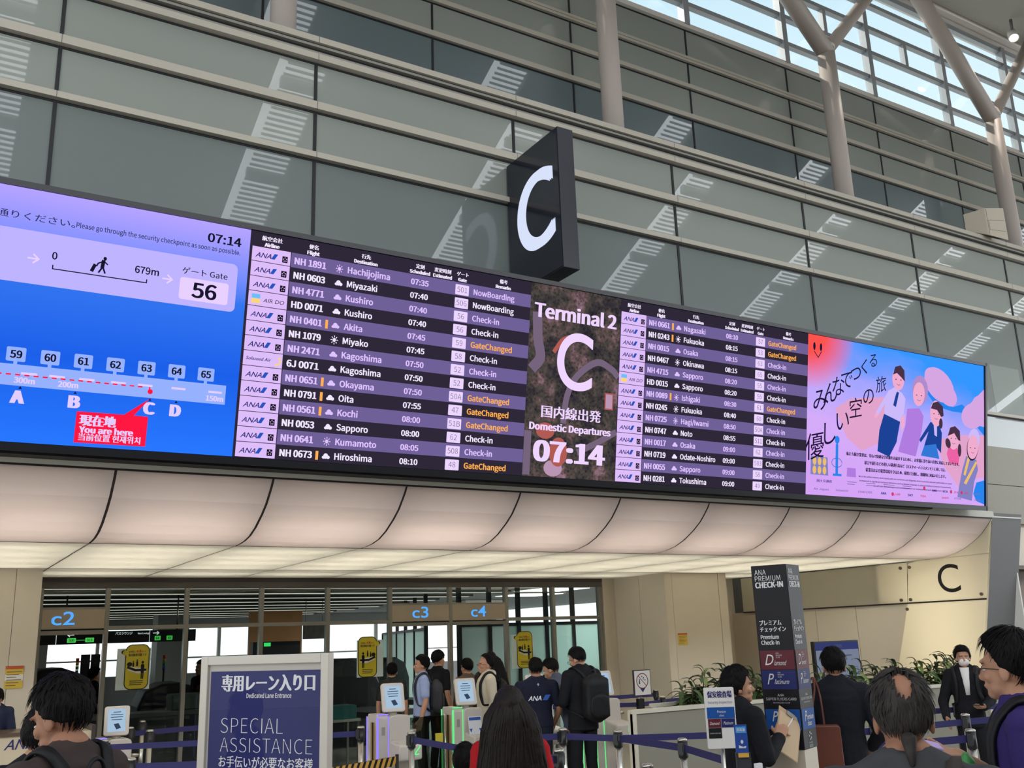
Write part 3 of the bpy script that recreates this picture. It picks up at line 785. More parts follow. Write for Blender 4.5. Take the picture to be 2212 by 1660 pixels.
def flight_screen(rows, du, x0, x1):
    mb = MB(); fill(mb, fb, rect(x0, 0, x1, BH), 0.0); scr = wpart(mb, 'flight_list_screen', E_rowd, board)
    st, lg, tx, gb, marks = MB(), MB(), MB(), MB(), MB()
    for (jp, en, u) in (('航空会社', 'Airline', 2.607), ('便名', 'Flight', 3.012), ('行先', 'Destination', 3.552), ('定刻', 'Scheduled', 4.142), ('変更時刻', 'Estimated', 4.40), ('ゲート', 'Gate', 4.633), ('備考', 'Remarks', 5.13)):
        tx.mi = 1
        text(tx, fb, jp, u + du, 2.026, 0.036, None, 'C', 0.025, 0.003); text(tx, fb, en, u + du, 1.968, 0.034, None, 'C', 0.03, 0.003)
    for i, (al, fl, bar, ic, dst, tm, gt, rm) in enumerate(rows):
        top = 1.956 - PITCH * i; bl = top - 0.105
        purple = i % 2 == 0
        if purple: fill(st, fb, rect(2.80 + du, top - PITCH, x1, top), 0.001)
        lg.mi = 0; fill(lg, fb, rect(2.425 + du, top - PITCH + .006, 2.792 + du, top), 0.002)
        if al == 'A':
            ana(lg, fb, 2.456 + du, top - 0.098, 0.215, 0.046, 1, 2, 0.004)
            lg.mi = 5; c = (2.739 + du, top - 0.082); fill(lg, fb, rect(c[0] - .026, c[1] - .03, c[0] + .026, c[1] + .03), 0.004)
            lg.mi = 0
            for k in range(5):
                a = PI / 2 + k * 2 * PI / 5
                fill(lg, fb, [(c[0] + .02 * math.cos(a - .3), c[1] + .022 * math.sin(a - .3)), (c[0] + .02 * math.cos(a + .3), c[1] + .022 * math.sin(a + .3)), (c[0] + .008 * math.cos(a + .5), c[1] + .009 * math.sin(a + .5))], 0.006)
        elif al == 'D':
            lg.mi = 3; fill(lg, fb, rect(2.455 + du, top - 0.066, 2.535 + du, top - 0.026), 0.004)
            lg.mi = 4; fill(lg, fb, rect(2.455 + du, top - 0.112, 2.535 + du, top - 0.07), 0.004)
            lg.mi = 5; text(lg, fb, 'AIR DO', 2.565 + du, top - 0.094, 0.036, 0.2, 'L', 0.0, 0.004, None, 0.2)
        else:
            lg.mi = 1; text(lg, fb, 'Solaseed Air', 2.45 + du, top - 0.082, 0.03, 0.235, 'L', 0.015, 0.004, None, 0.25)
            lg.mi = 4
            for a in (0, 45, 90, 135): fill(lg, fb, ellipse(2.735 + du + .036 * math.sin(math.radians(a)), top - .07 - .036 * math.cos(math.radians(a)), .014, .010, 8), 0.004)
        tx.mi = 2 if purple else 1
        text(tx, fb, fl, 2.835 + du, bl, 0.062, 0.31, 'L', 0.018, 0.003)
        if ic == 'c':
            fill(tx, fb, ellipse(3.283 + du, top - .077, 0.024, 0.026, 14), 0.003); fill(tx, fb, ellipse(3.263 + du, top - .090, 0.018, 0.014, 12), 0.0032); fill(tx, fb, ellipse(3.307 + du, top - .088, 0.018, 0.016, 12), 0.0034)
        else:
            fill(tx, fb, ellipse(3.283 + du, top - .078, 0.017, 0.019, 14), 0.003)
            for k in range(8):
                a = k * PI / 4; stroke(tx, fb, [(3.283 + du + .025 * math.cos(a), top - .078 + .028 * math.sin(a)), (3.283 + du + .035 * math.cos(a), top - .078 + .04 * math.sin(a))], 0.008, 0.003)
        text(tx, fb, dst, 3.37 + du, bl, 0.06, None, 'L', 0.012, 0.003)
        text(tx, fb, tm, 4.05 + du, bl + .002, 0.055, 0.196, 'L', 0.015, 0.003)
        fill(gb, fb, rrect(4.557 + du, top - 0.131, 4.716 + du, top - 0.023, 0.008), 0.002)
        gb.mi = 1; text(gb, fb, gt, 4.636 + du, top - 0.103, 0.056, None, 'C', -0.004, 0.004); gb.mi = 0
        if rm == 'GateChanged': tx.mi = 0
        text(tx, fb, rm, 4.774 + du, bl, 0.058, {'NowBoarding': 0.5, 'GateChanged': 0.5, 'Check-in': 0.325}[rm], 'L', 0.012, 0.003)
        if bar: fill(marks, fb, rect(3.181 + du, top - 0.118, 3.208 + du, top - 0.034), 0.003)
    sub(st, 'row_stripes', E_rowp, scr); sub(lg, 'airline_logos', [E_logo, E_navy, E_lb, E_sky, E_yel, E_blk], scr)
    sub(tx, 'lettering', [E_or, E_tw, E_tp], scr); sub(gb, 'gate_boxes', [emit('gate_box_lilac', (236, 214, 255)), emit('gate_number_ink', (70, 56, 96))], scr); sub(marks, 'orange_bars', E_or, scr)
flight_screen(FL1, 0.0, 2.401, 5.482)
flight_screen(FL2, 4.293, 6.708, 9.792)

# ---- middle: terminal letter over an aerial garden picture
m_ter = bpy.data.materials.new('aerial_garden_picture'); m_ter.use_nodes = True
nt = m_ter.node_tree; nt.nodes.clear()
t_ = nt.nodes.new('ShaderNodeTexCoord'); n1 = nt.nodes.new('ShaderNodeTexNoise'); n1.inputs['Scale'].default_value = 3.2; n1.inputs['Detail'].default_value = 9; n1.inputs['Roughness'].default_value = 0.7
nt.links.new(t_.outputs['Object'], n1.inputs['Vector'])
r1 = nt.nodes.new('ShaderNodeValToRGB')
while len(r1.color_ramp.elements) < 6: r1.color_ramp.elements.new(0.5)
for e, (p, c) in zip(r1.color_ramp.elements, [(0.28, (22, 20, 28)), (0.42, (48, 44, 50)), (0.5, (66, 62, 58)), (0.57, (92, 74, 74)), (0.64, (128, 100, 112)), (0.78, (176, 134, 150))]): e.position = p; e.color = rgb(*c)
nt.links.new(n1.outputs['Fac'], r1.inputs[0])
v1 = nt.nodes.new('ShaderNodeTexVoronoi'); v1.inputs['Scale'].default_value = 26; nt.links.new(t_.outputs['Object'], v1.inputs['Vector'])
mr1 = nt.nodes.new('ShaderNodeMapRange'); mr1.inputs['From Max'].default_value = 0.6; mr1.inputs['To Min'].default_value = 0.45; mr1.inputs['To Max'].default_value = 1.25; nt.links.new(v1.outputs['Distance'], mr1.inputs['Value'])
em = nt.nodes.new('ShaderNodeEmission'); nt.links.new(r1.outputs[0], em.inputs[0]); nt.links.new(mr1.outputs[0], em.inputs[1])
oo = nt.nodes.new('ShaderNodeOutputMaterial'); nt.links.new(em.outputs[0], oo.inputs[0])
mb = MB(); fill(mb, fb, rect(5.482, 0, 6.708, BH), 0.0); ter = wpart(mb, 'terminal_screen', m_ter, board)
mb = MB()
def curve(pts, n=8):
    out = []
    P = [pts[0]] + pts + [pts[-1]]
    for i in range(1, len(P) - 2):
        for k in range(n):
            t = k / n
            out.append(tuple(0.5 * (2 * P[i][j] + (-P[i - 1][j] + P[i + 1][j]) * t + (2 * P[i - 1][j] - 5 * P[i][j] + 4 * P[i + 1][j] - P[i + 2][j]) * t * t + (-P[i - 1][j] + 3 * P[i][j] - 3 * P[i + 1][j] + P[i + 2][j]) * t ** 3) for j in (0, 1)))
    return out + [pts[-1]]
stroke(mb, fb, curve([(5.58, 1.75), (5.60, 1.5), (5.64, 1.3), (5.56, 1.18)]), 0.12, 0.001)
stroke(mb, fb, curve([(5.98, 0.62), (6.02, 0.92), (6.15, 1.15), (6.4, 1.32), (6.6, 1.27), (6.69, 1.2)]), 0.075, 0.001)
stroke(mb, fb, curve([(6.2, 0.30), (6.45, 0.42), (6.69, 0.55)]), 0.07, 0.001)
stroke(mb, fb, curve([(5.53, 0.46), (5.53, 0.25), (5.53, 0.04)]), 0.09, 0.001)
mb.mi = 1
stroke(mb, fb, curve([(5.82, 1.38), (5.93, 1.52), (6.1, 1.58), (6.2, 1.57)]), 0.05, 0.0014)
fill(mb, fb, ellipse(5.75, 0.50, 0.12, 0.09, 18), 0.0014); fill(mb, fb, ellipse(5.93, 0.28, 0.12, 0.16, 18), 0.0016); fill(mb, fb, rect(6.53, 0.80, 6.65, 0.99), 0.0014)
mb.mi = 2; fill(mb, fb, rect(6.545, 0.815, 6.635, 0.975), 0.0018); fill(mb, fb, ellipse(5.87, 0.10, 0.12, 0.09, 18), 0.0015)
sub(mb, 'garden_paths', [emit('path_lilac_grey', (118, 100, 124)), emit('roof_brick_red', (176, 92, 84)), emit('paving_pink', (186, 150, 180))], ter)
mb = MB()
text(mb, fb, 'Terminal 2', 5.545, 1.735, 0.15, 1.10, 'L', 0.02, 0.004)
text(mb, fb, 'C', 6.10, 0.985, 0.62, 0.47, 'C', 0.012, 0.004, None)
text(mb, fb, '国内線出発', 6.085, 0.655, 0.105, 0.79, 'C', 0.016, 0.004)
text(mb, fb, 'Domestic Departures', 6.085, 0.505, 0.075, 1.08, 'C', 0.022, 0.004)
text(mb, fb, '07:14', 6.085, 0.172, 0.215, 0.93, 'C', 0.025, 0.004)
sub(mb, 'lettering', emit('terminal_lettering', (240, 214, 255)), ter)

# ---- right: hand-drawn picture
m_ad = bpy.data.materials.new('water_colour_picture'); m_ad.use_nodes = True
nt = m_ad.node_tree; nt.nodes.clear()
t_ = nt.nodes.new('ShaderNodeTexCoord'); sp_ = nt.nodes.new('ShaderNodeSeparateXYZ'); nt.links.new(t_.outputs['Generated'], sp_.inputs[0])
nn = nt.nodes.new('ShaderNodeTexNoise'); nn.inputs['Scale'].default_value = 3.5; nn.inputs['Detail'].default_value = 4; nt.links.new(t_.outputs['Generated'], nn.inputs['Vector'])
def mth(op, a, b):
    n = nt.nodes.new('ShaderNodeMath'); n.operation = op
    for i, q in enumerate((a, b)):
        if isinstance(q, (int, float)): n.inputs[i].default_value = q
        else: nt.links.new(q, n.inputs[i])
    return n.outputs[0]
d1 = mth('ADD', mth('MULTIPLY', sp_.outputs['Z'], 0.9), mth('MULTIPLY', sp_.outputs['X'], 0.28))
d2 = mth('ADD', d1, mth('MULTIPLY', nn.outputs['Fac'], 0.35))
rr = nt.nodes.new('ShaderNodeValToRGB')
while len(rr.color_ramp.elements) < 5: rr.color_ramp.elements.new(0.5)
for e, (p, c) in zip(rr.color_ramp.elements, [(0.3, (214, 164, 246)), (0.62, (212, 172, 250)), (0.85, (176, 168, 255)), (1.02, (120, 156, 255)), (1.18, (52, 150, 255))]): e.position = min(p / 1.3, 1); e.color = rgb(*c)
nt.links.new(mth('DIVIDE', d2, 1.3), rr.inputs[0])
dist = mth('ADD', mth('POWER', mth('MULTIPLY', sp_.outputs['X'], 4.2), 2), mth('POWER', mth('MULTIPLY', mth('SUBTRACT', 1.0, sp_.outputs['Z']), 2.9), 2))
rd = nt.nodes.new('ShaderNodeMapRange'); rd.inputs['From Min'].default_value = 0.12; rd.inputs['From Max'].default_value = 1.0; rd.inputs['To Min'].default_value = 1; rd.inputs['To Max'].default_value = 0
nt.links.new(dist, rd.inputs['Value'])
mxx = nt.nodes.new('ShaderNodeMix'); mxx.data_type = 'RGBA'; nt.links.new(rd.outputs[0], mxx.inputs['Factor']); nt.links.new(rr.outputs[0], mxx.inputs['A']); mxx.inputs['B'].default_value = rgb(255, 84, 78)
em = nt.nodes.new('ShaderNodeEmission'); nt.links.new(mxx.outputs['Result'], em.inputs[0])
oo = nt.nodes.new('ShaderNodeOutputMaterial'); nt.links.new(em.outputs[0], oo.inputs[0])
mb = MB(); fill(mb, fb, rect(9.792, 0, BX1, BH), 0.0); ad = wpart(mb, 'drawing_screen', m_ad, board)
AW, AH = BX1 - 9.792, BH
# drawing coordinates: picture fractions measured from the top left
def A(x, y): return (9.792 + AW * x, AH * (1 - y))
def afill(mb, pts, h): fill(mb, fb, [A(*p) for p in pts], h)
def aell(mb, cx, cy, rx, ry, h, tilt=0, n=20):
    fill(mb, fb, [(A(cx, cy)[0] + px, A(cx, cy)[1] + py) for px, py in ellipse(0, 0, rx * AW, ry * AW, n, tilt=tilt)], h)
pal = [emit('ad_cloud', (214, 166, 226)), emit('ad_skin', (240, 172, 206)), emit('ad_hair', (72, 50, 72)), emit('ad_navy', (28, 66, 150)), emit('ad_shirt', (204, 186, 250)), emit('ad_purple', (176, 124, 224)),
       emit('ad_blue', (52, 120, 214)), emit('ad_pink', (236, 98, 166)), emit('ad_yellow', (236, 190, 110)), emit('ad_ink', (30, 22, 56)), emit('ad_red', (226, 50, 60)), emit('ad_grey_blue', (130, 130, 196)), emit('ad_bright_blue', (40, 134, 240)), emit('ad_sand', (226, 164, 204)), emit('ad_silver', (176, 140, 204)), emit('ad_faint', (196, 150, 226))]
mb = MB()
# clouds, sea and shore
mb.mi = 12; afill(mb, [(0.62, 0.22), (0.70, 0.34), (0.80, 0.36), (0.88, 0.36), (1.0, 0.5), (1.0, 0.42), (0.86, 0.3), (0.80, 0.33)], 0.001)
afill(mb, [(1.0, 0.82), (0.95, 0.84), (0.93, 0.92), (0.95, 0.97), (1.0, 0.99)], 0.001)
mb.mi = 0; aell(mb, 0.72, 0.19, 0.095, 0.06, 0.002, -22); aell(mb, 0.68, 0.14, 0.05, 0.035, 0.0022, -10); aell(mb, 0.77, 0.25, 0.06, 0.04, 0.0024, -20)
aell(mb, 0.93, 0.37, 0.075, 0.05, 0.002, 12); aell(mb, 0.97, 0.31, 0.05, 0.05, 0.0022, 0); afill(mb, [(0.9, 0.30), (1.0, 0.17), (1.0, 0.44), (0.88, 0.42)], 0.0023)
mb.mi = 13; afill(mb, [(0.14, 0.45), (0.22, 0.37), (0.40, 0.33), (0.44, 0.4), (0.40, 0.62), (0.28, 0.70), (0.2, 0.62)], 0.001)
afill(mb, [(0.70, 0.58), (0.80, 0.53), (0.95, 0.50), (1.0, 0.50), (1.0, 0.80), (0.9, 0.82), (0.85, 0.9), (0.75, 0.75)], 0.001)
# captain
mb.mi = 3; afill(mb, [(0.40, 0.44), (0.49, 0.48), (0.47, 0.62), (0.43, 0.72), (0.365, 0.69), (0.375, 0.55)], 0.003)
mb.mi = 4; afill(mb, [(0.425, 0.28), (0.455, 0.255), (0.50, 0.285), (0.52, 0.32), (0.51, 0.42), (0.49, 0.475), (0.40, 0.44), (0.405, 0.37), (0.37, 0.45), (0.355, 0.435)], 0.0035)
mb.mi = 1; afill(mb, [(0.37, 0.45), (0.355, 0.435), (0.345, 0.475), (0.36, 0.47)], 0.0036); afill(mb, [(0.515, 0.42), (0.49, 0.47), (0.50, 0.54), (0.515, 0.5)], 0.0036); aell(mb, 0.478, 0.195, 0.034, 0.042, 0.004)
mb.mi = 2; afill(mb, [(0.448, 0.17), (0.46, 0.115), (0.49, 0.10), (0.512, 0.13), (0.515, 0.205), (0.495, 0.18), (0.47, 0.155)], 0.0045)
mb.mi = 3; afill(mb, [(0.47, 0.28), (0.482, 0.285), (0.475, 0.33), (0.465, 0.385), (0.45, 0.375), (0.46, 0.32)], 0.0045)
# lady in lilac
mb.mi = 5; afill(mb, [(0.53, 0.385), (0.60, 0.37), (0.625, 0.42), (0.615, 0.52), (0.60, 0.60), (0.58, 0.70), (0.48, 0.68), (0.505, 0.56), (0.52, 0.50)], 0.003)
mb.mi = 14; aell(mb, 0.605, 0.245, 0.046, 0.055, 0.0036); mb.mi = 1; aell(mb, 0.597, 0.275, 0.034, 0.046, 0.004, -10)
# ground staff in navy
mb.mi = 3; afill(mb, [(0.665, 0.455), (0.715, 0.455), (0.735, 0.52), (0.73, 0.66), (0.70, 0.62), (0.63, 0.62), (0.655, 0.52), (0.61, 0.60), (0.60, 0.585)], 0.003)
mb.mi = 6; afill(mb, [(0.63, 0.62), (0.70, 0.60), (0.72, 0.70), (0.61, 0.69)], 0.0032)
mb.mi = 4; afill(mb, [(0.685, 0.46), (0.705, 0.46), (0.705, 0.55), (0.69, 0.54)], 0.0034)
mb.mi = 1; aell(mb, 0.70, 0.39, 0.036, 0.05, 0.004); mb.mi = 2; afill(mb, [(0.668, 0.36), (0.68, 0.32), (0.71, 0.305), (0.74, 0.335), (0.745, 0.40), (0.73, 0.41), (0.705, 0.365)], 0.0045); aell(mb, 0.728, 0.455, 0.011, 0.02, 0.0045)
# small girl
mb.mi = 7; afill(mb, [(0.775, 0.61), (0.82, 0.60), (0.845, 0.65), (0.835, 0.73), (0.78, 0.72), (0.765, 0.66)], 0.003)
mb.mi = 1; aell(mb, 0.805, 0.545, 0.033, 0.045, 0.004); mb.mi = 2; afill(mb, [(0.77, 0.535), (0.785, 0.475), (0.815, 0.46), (0.845, 0.49), (0.848, 0.56), (0.835, 0.555), (0.81, 0.51)], 0.0045); aell(mb, 0.772, 0.585, 0.015, 0.02, 0.0045, 30); aell(mb, 0.843, 0.625, 0.011, 0.025, 0.0045)
# man in reflective vest
mb.mi = 11; afill(mb, [(0.885, 0.66), (0.95, 0.68), (0.96, 0.75), (0.935, 0.84), (0.92, 0.97), (0.83, 0.95), (0.845, 0.85), (0.86, 0.76)], 0.003)
mb.mi = 8; afill(mb, [(0.895, 0.665), (0.91, 0.67), (0.88, 0.80), (0.868, 0.79)], 0.0035); afill(mb, [(0.945, 0.69), (0.955, 0.70), (0.885, 0.86), (0.87, 0.85)], 0.0035)
mb.mi = 4; aell(mb, 0.935, 0.54, 0.036, 0.045, 0.0036, -12); mb.mi = 9; aell(mb, 0.925, 0.60, 0.036, 0.05, 0.0038, -12); mb.mi = 1; aell(mb, 0.927, 0.592, 0.034, 0.048, 0.004, -12)
# faces
mb.mi = 9
for cx, cy in ((0.478, 0.20), (0.597, 0.285), (0.70, 0.395), (0.805, 0.55), (0.925, 0.60)):
    for dx in (-0.014, 0.014): fill(mb, fb, [A(cx + dx - .006, cy + .001), A(cx + dx + .006, cy + .001), A(cx + dx, cy - .006)], 0.006)
    stroke(mb, fb, [A(cx - .010, cy + .028), A(cx, cy + .036), A(cx + .010, cy + .030)], 0.005, 0.006)
# smiling sun corner, tower, window, bag
for dx in (0.03, 0.063): aell(mb, dx, 0.072, 0.006, 0.014, 0.004)
stroke(mb, fb, [A(0.03, 0.105), A(0.05, 0.14), A(0.066, 0.10)], 0.012, 0.004)
mb.mi = 12
for a, b, w in (((0.152, 0.68), (0.152, 0.86), 0.05), ((0.152, 0.645), (0.152, 0.70), 0.03), ((0.135, 0.866), (0.175, 0.866), 0.03)): stroke(mb, fb, [A(*a), A(*b)], w, 0.003)
aell(mb, 0.152, 0.645, 0.012, 0.014, 0.004); mb.mi = 6; stroke(mb, fb, [(A(0.152, 0.79)[0] + p[0], A(0.152, 0.79)[1] + p[1]) for p in ellipse(0, 0, 0.10, 0.06, 20, 0, 360)], 0.01, 0.0045)
mb.mi = 11; afill(mb, [(0.022, 0.762), (0.105, 0.762), (0.11, 0.875), (0.022, 0.875)], 0.002)
mb.mi = 8
for c in (0.04, 0.065, 0.09):
    aell(mb, c, 0.79, 0.009, 0.014, 0.004); aell(mb, c, 0.845, 0.009, 0.014, 0.004)
mb.mi = 5; afill(mb, [(0.205, 0.815), (0.25, 0.815), (0.252, 0.872), (0.204, 0.872)], 0.003)
sub(mb, 'illustration', pal, ad)
# brush lettering and small print
mb = MB()
def hand(s, u0, v0, u1, v1, h, b=0.0):
    a, c = A(u0, v0), A(u1, v1); n = len(s)
    for i, ch in enumerate(s):
        t = i / max(1, n - 1); x, y = a[0] + (c[0] - a[0]) * t, a[1] + (c[1] - a[1]) * t
        text(mb, fb, ch, x, y, h * (1 - 0.35 * t), None, 'C', b, 0.006, 'cjk', 0.2, math.radians(12))
hand('みんなでつくる', 0.07, 0.46, 0.34, 0.135, 0.24, -0.004)
hand('優しい空の旅', 0.05, 0.76, 0.385, 0.29, 0.27, -0.004)
for s, u, v, w in (('私たち航空業界は、安心で快適な空の旅をお届けするために、お客様に寄り添い真摯に対応してまいります。', 0.52, 0.735, 0.64), ('暴言や暴行などの著しい迷惑行為など（カスタマーハラスメント）に対しては、', 0.525, 0.782, 0.46), ('従業員および就業環境を守るため、毅然と行動し、組織的に対応いたします。', 0.53, 0.827, 0.455)):
    text(mb, fb, s, *A(u, v), 0.04, w * AW, 'C', 0.03, 0.006)
for s, u, v, w in (('We in the airline industry work closely with our customers and diligently strive to provide safe and comfortable air travel.', 0.53, 0.868, 0.53), ('In response to significant nuisance behaviors such as abusive language or physical violence (customer harassment),', 0.53, 0.895, 0.52), ('we will take firm and organized action to protect our employees and work environment.', 0.54, 0.922, 0.39)):
    text(mb, fb, s, *A(u, v), 0.02, w * AW, 'C', 0.012, 0.006)
mb.mi = 1
R1, R2 = 0.918, 0.968
for s, u, v, w in (('国土交通省', 0.09, R1, 0.075), ('ANA', 0.69, R1 + .008, 0.03), ('NCA', 0.755, R1 + .008, 0.03), ('ANA', 0.40, R2, 0.03), ('SKY', 0.55, R2, 0.03)): text(mb, fb, s, *A(u, v), 0.03, w * AW, 'C', 0.02, 0.006)
mb.mi = 2
for s, u, v, w in (('JTA', 0.82, R1 + .008, 0.028), ('JAC', 0.885, R1 + .008, 0.03), ('J-AIR', 0.475, R2, 0.035), ('FDA', 0.625, R2, 0.03), ('peach', 0.755, R2, 0.04)): text(mb, fb, s, *A(u, v), 0.028, w * AW, 'C', 0.012, 0.006)
for u, v in ((0.79, R1), (0.855, R1), (0.45, R2 - .006), (0.63, R1 - .01)): aell(mb, u, v, 0.007, 0.007, 0.006)
mb.mi = 3
for s, u, v, w in (('Air Japan', 0.075, R2, 0.075), ('Solaseed Air', 0.18, R2, 0.065), ('STARFLYER', 0.30, R2, 0.075), ('ZIPAIR', 0.955, R2, 0.04), ('JETSTAR', 0.83, R2, 0.045), ('airdo', 0.955, R1 + .008, 0.035)): text(mb, fb, s, *A(u, v), 0.026, w * AW, 'C', 0.008, 0.006)
for u, w in ((0.23, 0.05), (0.33, 0.05), (0.43, 0.06), (0.53, 0.05)):
    for k in (0, 1): fill(mb, fb, rect(A(u - w / 2, R1)[0], A(u, R1 - .012 + .014 * k)[1], A(u + w / 2 - .01 * k, R1)[0], A(u, R1 - .016 + .014 * k)[1]), 0.006)
sub(mb, 'lettering', [emit('ad_ink', (30, 22, 56)), emit('ad_navy_print', (40, 44, 130)), emit('ad_red_print', (210, 60, 110)), emit('ad_violet_print', (128, 104, 176))], ad)

# ================================================================== HANGING LETTER SIGN
t = thing('letter_sign', 'black projecting block with a big white letter C, mounted above the board', 'sign', (5.93, 8.77, 6.6))
mb = MB(); mb.box(5.82, 6.037, 8.21, 9.33, 5.81, 7.53); wpart(mb, 'case', mat('black_sign_case', (30, 32, 42), 0.35), t, 0.006)
mb = MB(); mb.box(5.812, 5.822, 8.225, 9.315, 5.825, 7.515); wpart(mb, 'face', mat('glossy_black_face', (30, 34, 44), 0.12), t)
mb = MB(); text(mb, Frame((5.812, 0, 0), (0, -1, 0), (0, 0, 1)), 'C', -8.715, 6.215, 0.925, 0.73, 'C', 0.03, 0.003, None); wpart(mb, 'letter', emit('sign_white_letter', (216, 226, 250)), t)

# ================================================================== CHECK-IN AREA OBJECTS
M_steel = mat('brushed_steel', (190, 186, 178), 0.25, 0.9, 0.5)
M_navy = mat('navy_belt', (38, 36, 92), 0.7)
M_plastic = mat('white_gate_plastic', (196, 188, 180), 0.35, 0, 0.5)
M_blackp = mat('black_plastic', (20, 20, 22), 0.4)
M_darkgl = clear_glass('grey_barrier_glass', (170, 182, 176), 1.0)

# ------------------------------------------------------------------ belt posts
def post_proto(loc, label):
    t = thing('belt_post', label, 'barrier post', loc, 0, 'queue belt posts')
    mb = MB(); mb.lathe([(0.0, 0), (0.165, 0), (0.165, 0.012), (0.06, 0.035), (0.035, 0.04), (0.0, 0.04)], n=24); part(mb, 'base', M_steel, t)
    mb = MB(); mb.tube((0, 0, 0.035), (0, 0, 0.87), 0.031, n=16); part(mb, 'post', M_steel, t)
    mb = MB(); mb.lathe([(0.0, 0.84), (0.04, 0.84), (0.042, 0.86), (0.042, 0.975), (0.0, 0.975)], n=16); mb.box(-0.055, 0.055, -0.022, 0.022, 0.87, 0.965); part(mb, 'belt_cassette', M_blackp, t)
    mb = MB(); mb.lathe([(0.0, 0.975), (0.043, 0.975), (0.043, 0.99), (0.03, 1.0), (0.0, 1.0)], n=16); part(mb, 'cap', M_steel, t)
    return t
POSTS = {
 'a': (5.74, 8.52, 'belt post in front of the suited man and the staff man, left of centre'), 'b': (5.96, 7.91, 'belt post below the white gate tray with the green arrow at right'),
 'c': (4.66, 6.99, 'low-looking belt post just right of the long-haired woman'), 'd': (4.55, 5.72, 'nearest belt post, only its top showing at the bottom edge'),
 'e': (5.84, 6.84, 'belt post in front of the long grey counter'), 'f': (10.63, 13.02, 'belt post touching the beige corner wall behind the no-entry sign'),
 'g': (9.57, 11.58, 'belt post right of the no-entry sign stand'), 'j1': (2.51, 13.06, 'left belt post with a gold band near the glass wall'),
 'j2': (2.86, 14.12, 'farthest left belt post close to the glass wall'), 'j3': (2.60, 12.40, 'belt post in the left cluster beside the gold-banded one'),
 'j4': (1.81, 9.32, 'near left belt post at the bottom, left of the blue poster stand'), 'j5': (1.95, 11.45, 'belt post half hidden behind the left white gate'), 'k2': (4.46, 10.6, 'belt post just right of the blue poster stand'),
 'h': (4.54, 9.48, 'belt post in front of the violet-lit gate'), 'l1': (7.91, 6.52, 'belt post left of the balding man'),
 'l2': (10.41, 7.39, 'belt post in front of the masked woman'), 'l3': (9.18, 6.43, 'short-looking belt post right of the balding man'),
 'l4': (7.89, 5.5, 'near right belt post beside the hand with the phone'),
}
pp = None
for k, (x, y, lab) in POSTS.items():
    if pp is None: pp = post_proto((x, y, 0), lab)
    else: dup(pp, (x, y, 0), 0.4, lab)
def belt(p, q, label, z=0.92, m=None, hh=0.03, sag=0.0):
    a, b = V((p[0], p[1], z)), V((q[0], q[1], z)); d = (b - a); L = d.length; d.normalize()
    a += d * 0.045; b -= d * 0.045; s = V((-d.y, d.x, 0)) * 0.002
    mid = (a + b) / 2
    mb = MB(); n = 8
    for i in range(n):
        t0, t1 = i / n, (i + 1) / n
        f = lambda t: a.lerp(b, t) - V((0, 0, sag * 4 * t * (1 - t)))
        A0, B0 = f(t0), f(t1); up = V((0, 0, hh))
        c = [mb.bm.verts.new(v) for v in (A0 - s - up, B0 - s - up, B0 - s + up, A0 - s + up, A0 + s - up, B0 + s - up, B0 + s + up, A0 + s + up)]
        for qd in ((0, 1, 2, 3), (7, 6, 5, 4), (0, 4, 5, 1), (3, 2, 6, 7)): mb.bm.faces.new([c[j] for j in qd])
    o = mb.build('barrier_belt', m or M_navy, None, loc=mid)
    return tag(o, label, 'barrier belt', 'navy queue belts')
P = {k: (v[0], v[1]) for k, v in POSTS.items()}
belt(P['h'], P['c'], 'navy belt running from the violet gate towards the long-haired woman', sag=0.02)
belt(P['a'], P['b'], 'navy belt crossing in front of the suited man')
belt(P['b'], (7.45, 6.95), 'upper of two navy belts in front of the grey counter')
belt(P['b'], P['e'], 'lower of two navy belts in front of the grey counter')
belt(P['e'], (5.2, 5.25), 'navy belt from the counter-side post to the security sign')
belt(P['c'], (4.0, 6.85), 'navy belt disappearing behind the long-haired woman')
belt(P['a'], (5.25, 8.7), 'navy belt in front of the staff man, going left')
belt(P['d'], (4.85, 4.95), 'navy belt along the bottom edge, right of the nearest post')
belt(P['f'], (8.2, 13.05), 'far navy belt against the beige wall, uppermost of three')
belt((9.01, 11.39), (7.75, 12.3), 'navy belt left of the no-entry sign, lowest of three')
belt((9.01, 11.39), P['g'], 'short navy belt between the no-entry sign and the next post')
belt(P['g'], (11.2, 11.9), 'navy belt running right behind the potted plants')
belt(P['j1'], (4.5, 13.4), 'top navy belt left of the blue poster stand')
belt(P['j5'], (3.3, 10.85), 'middle navy belt left of the blue poster stand')
belt(P['j4'], (2.75, 8.75), 'bottom navy belt left of the blue poster stand')
belt(P['k2'], (3.45, 10.95), 'navy belt going behind the right edge of the blue poster stand')
belt(P['l1'], (6.6, 6.95), 'navy belt between the suited man with tote bag and the balding man')
belt(P['l1'], P['l3'], 'navy belt right behind the balding man')
belt(P['l2'], (8.9, 7.75), 'navy belt left of the post before the masked woman')
belt(P['l2'], (12.2, 7.2), 'navy belt right of the post before the masked woman')
belt(P['l3'], (11.3, 6.1), 'navy belt running behind the man in purple')
belt(P['l4'], (6.55, 5.75), 'lowest navy belt behind the balding man')

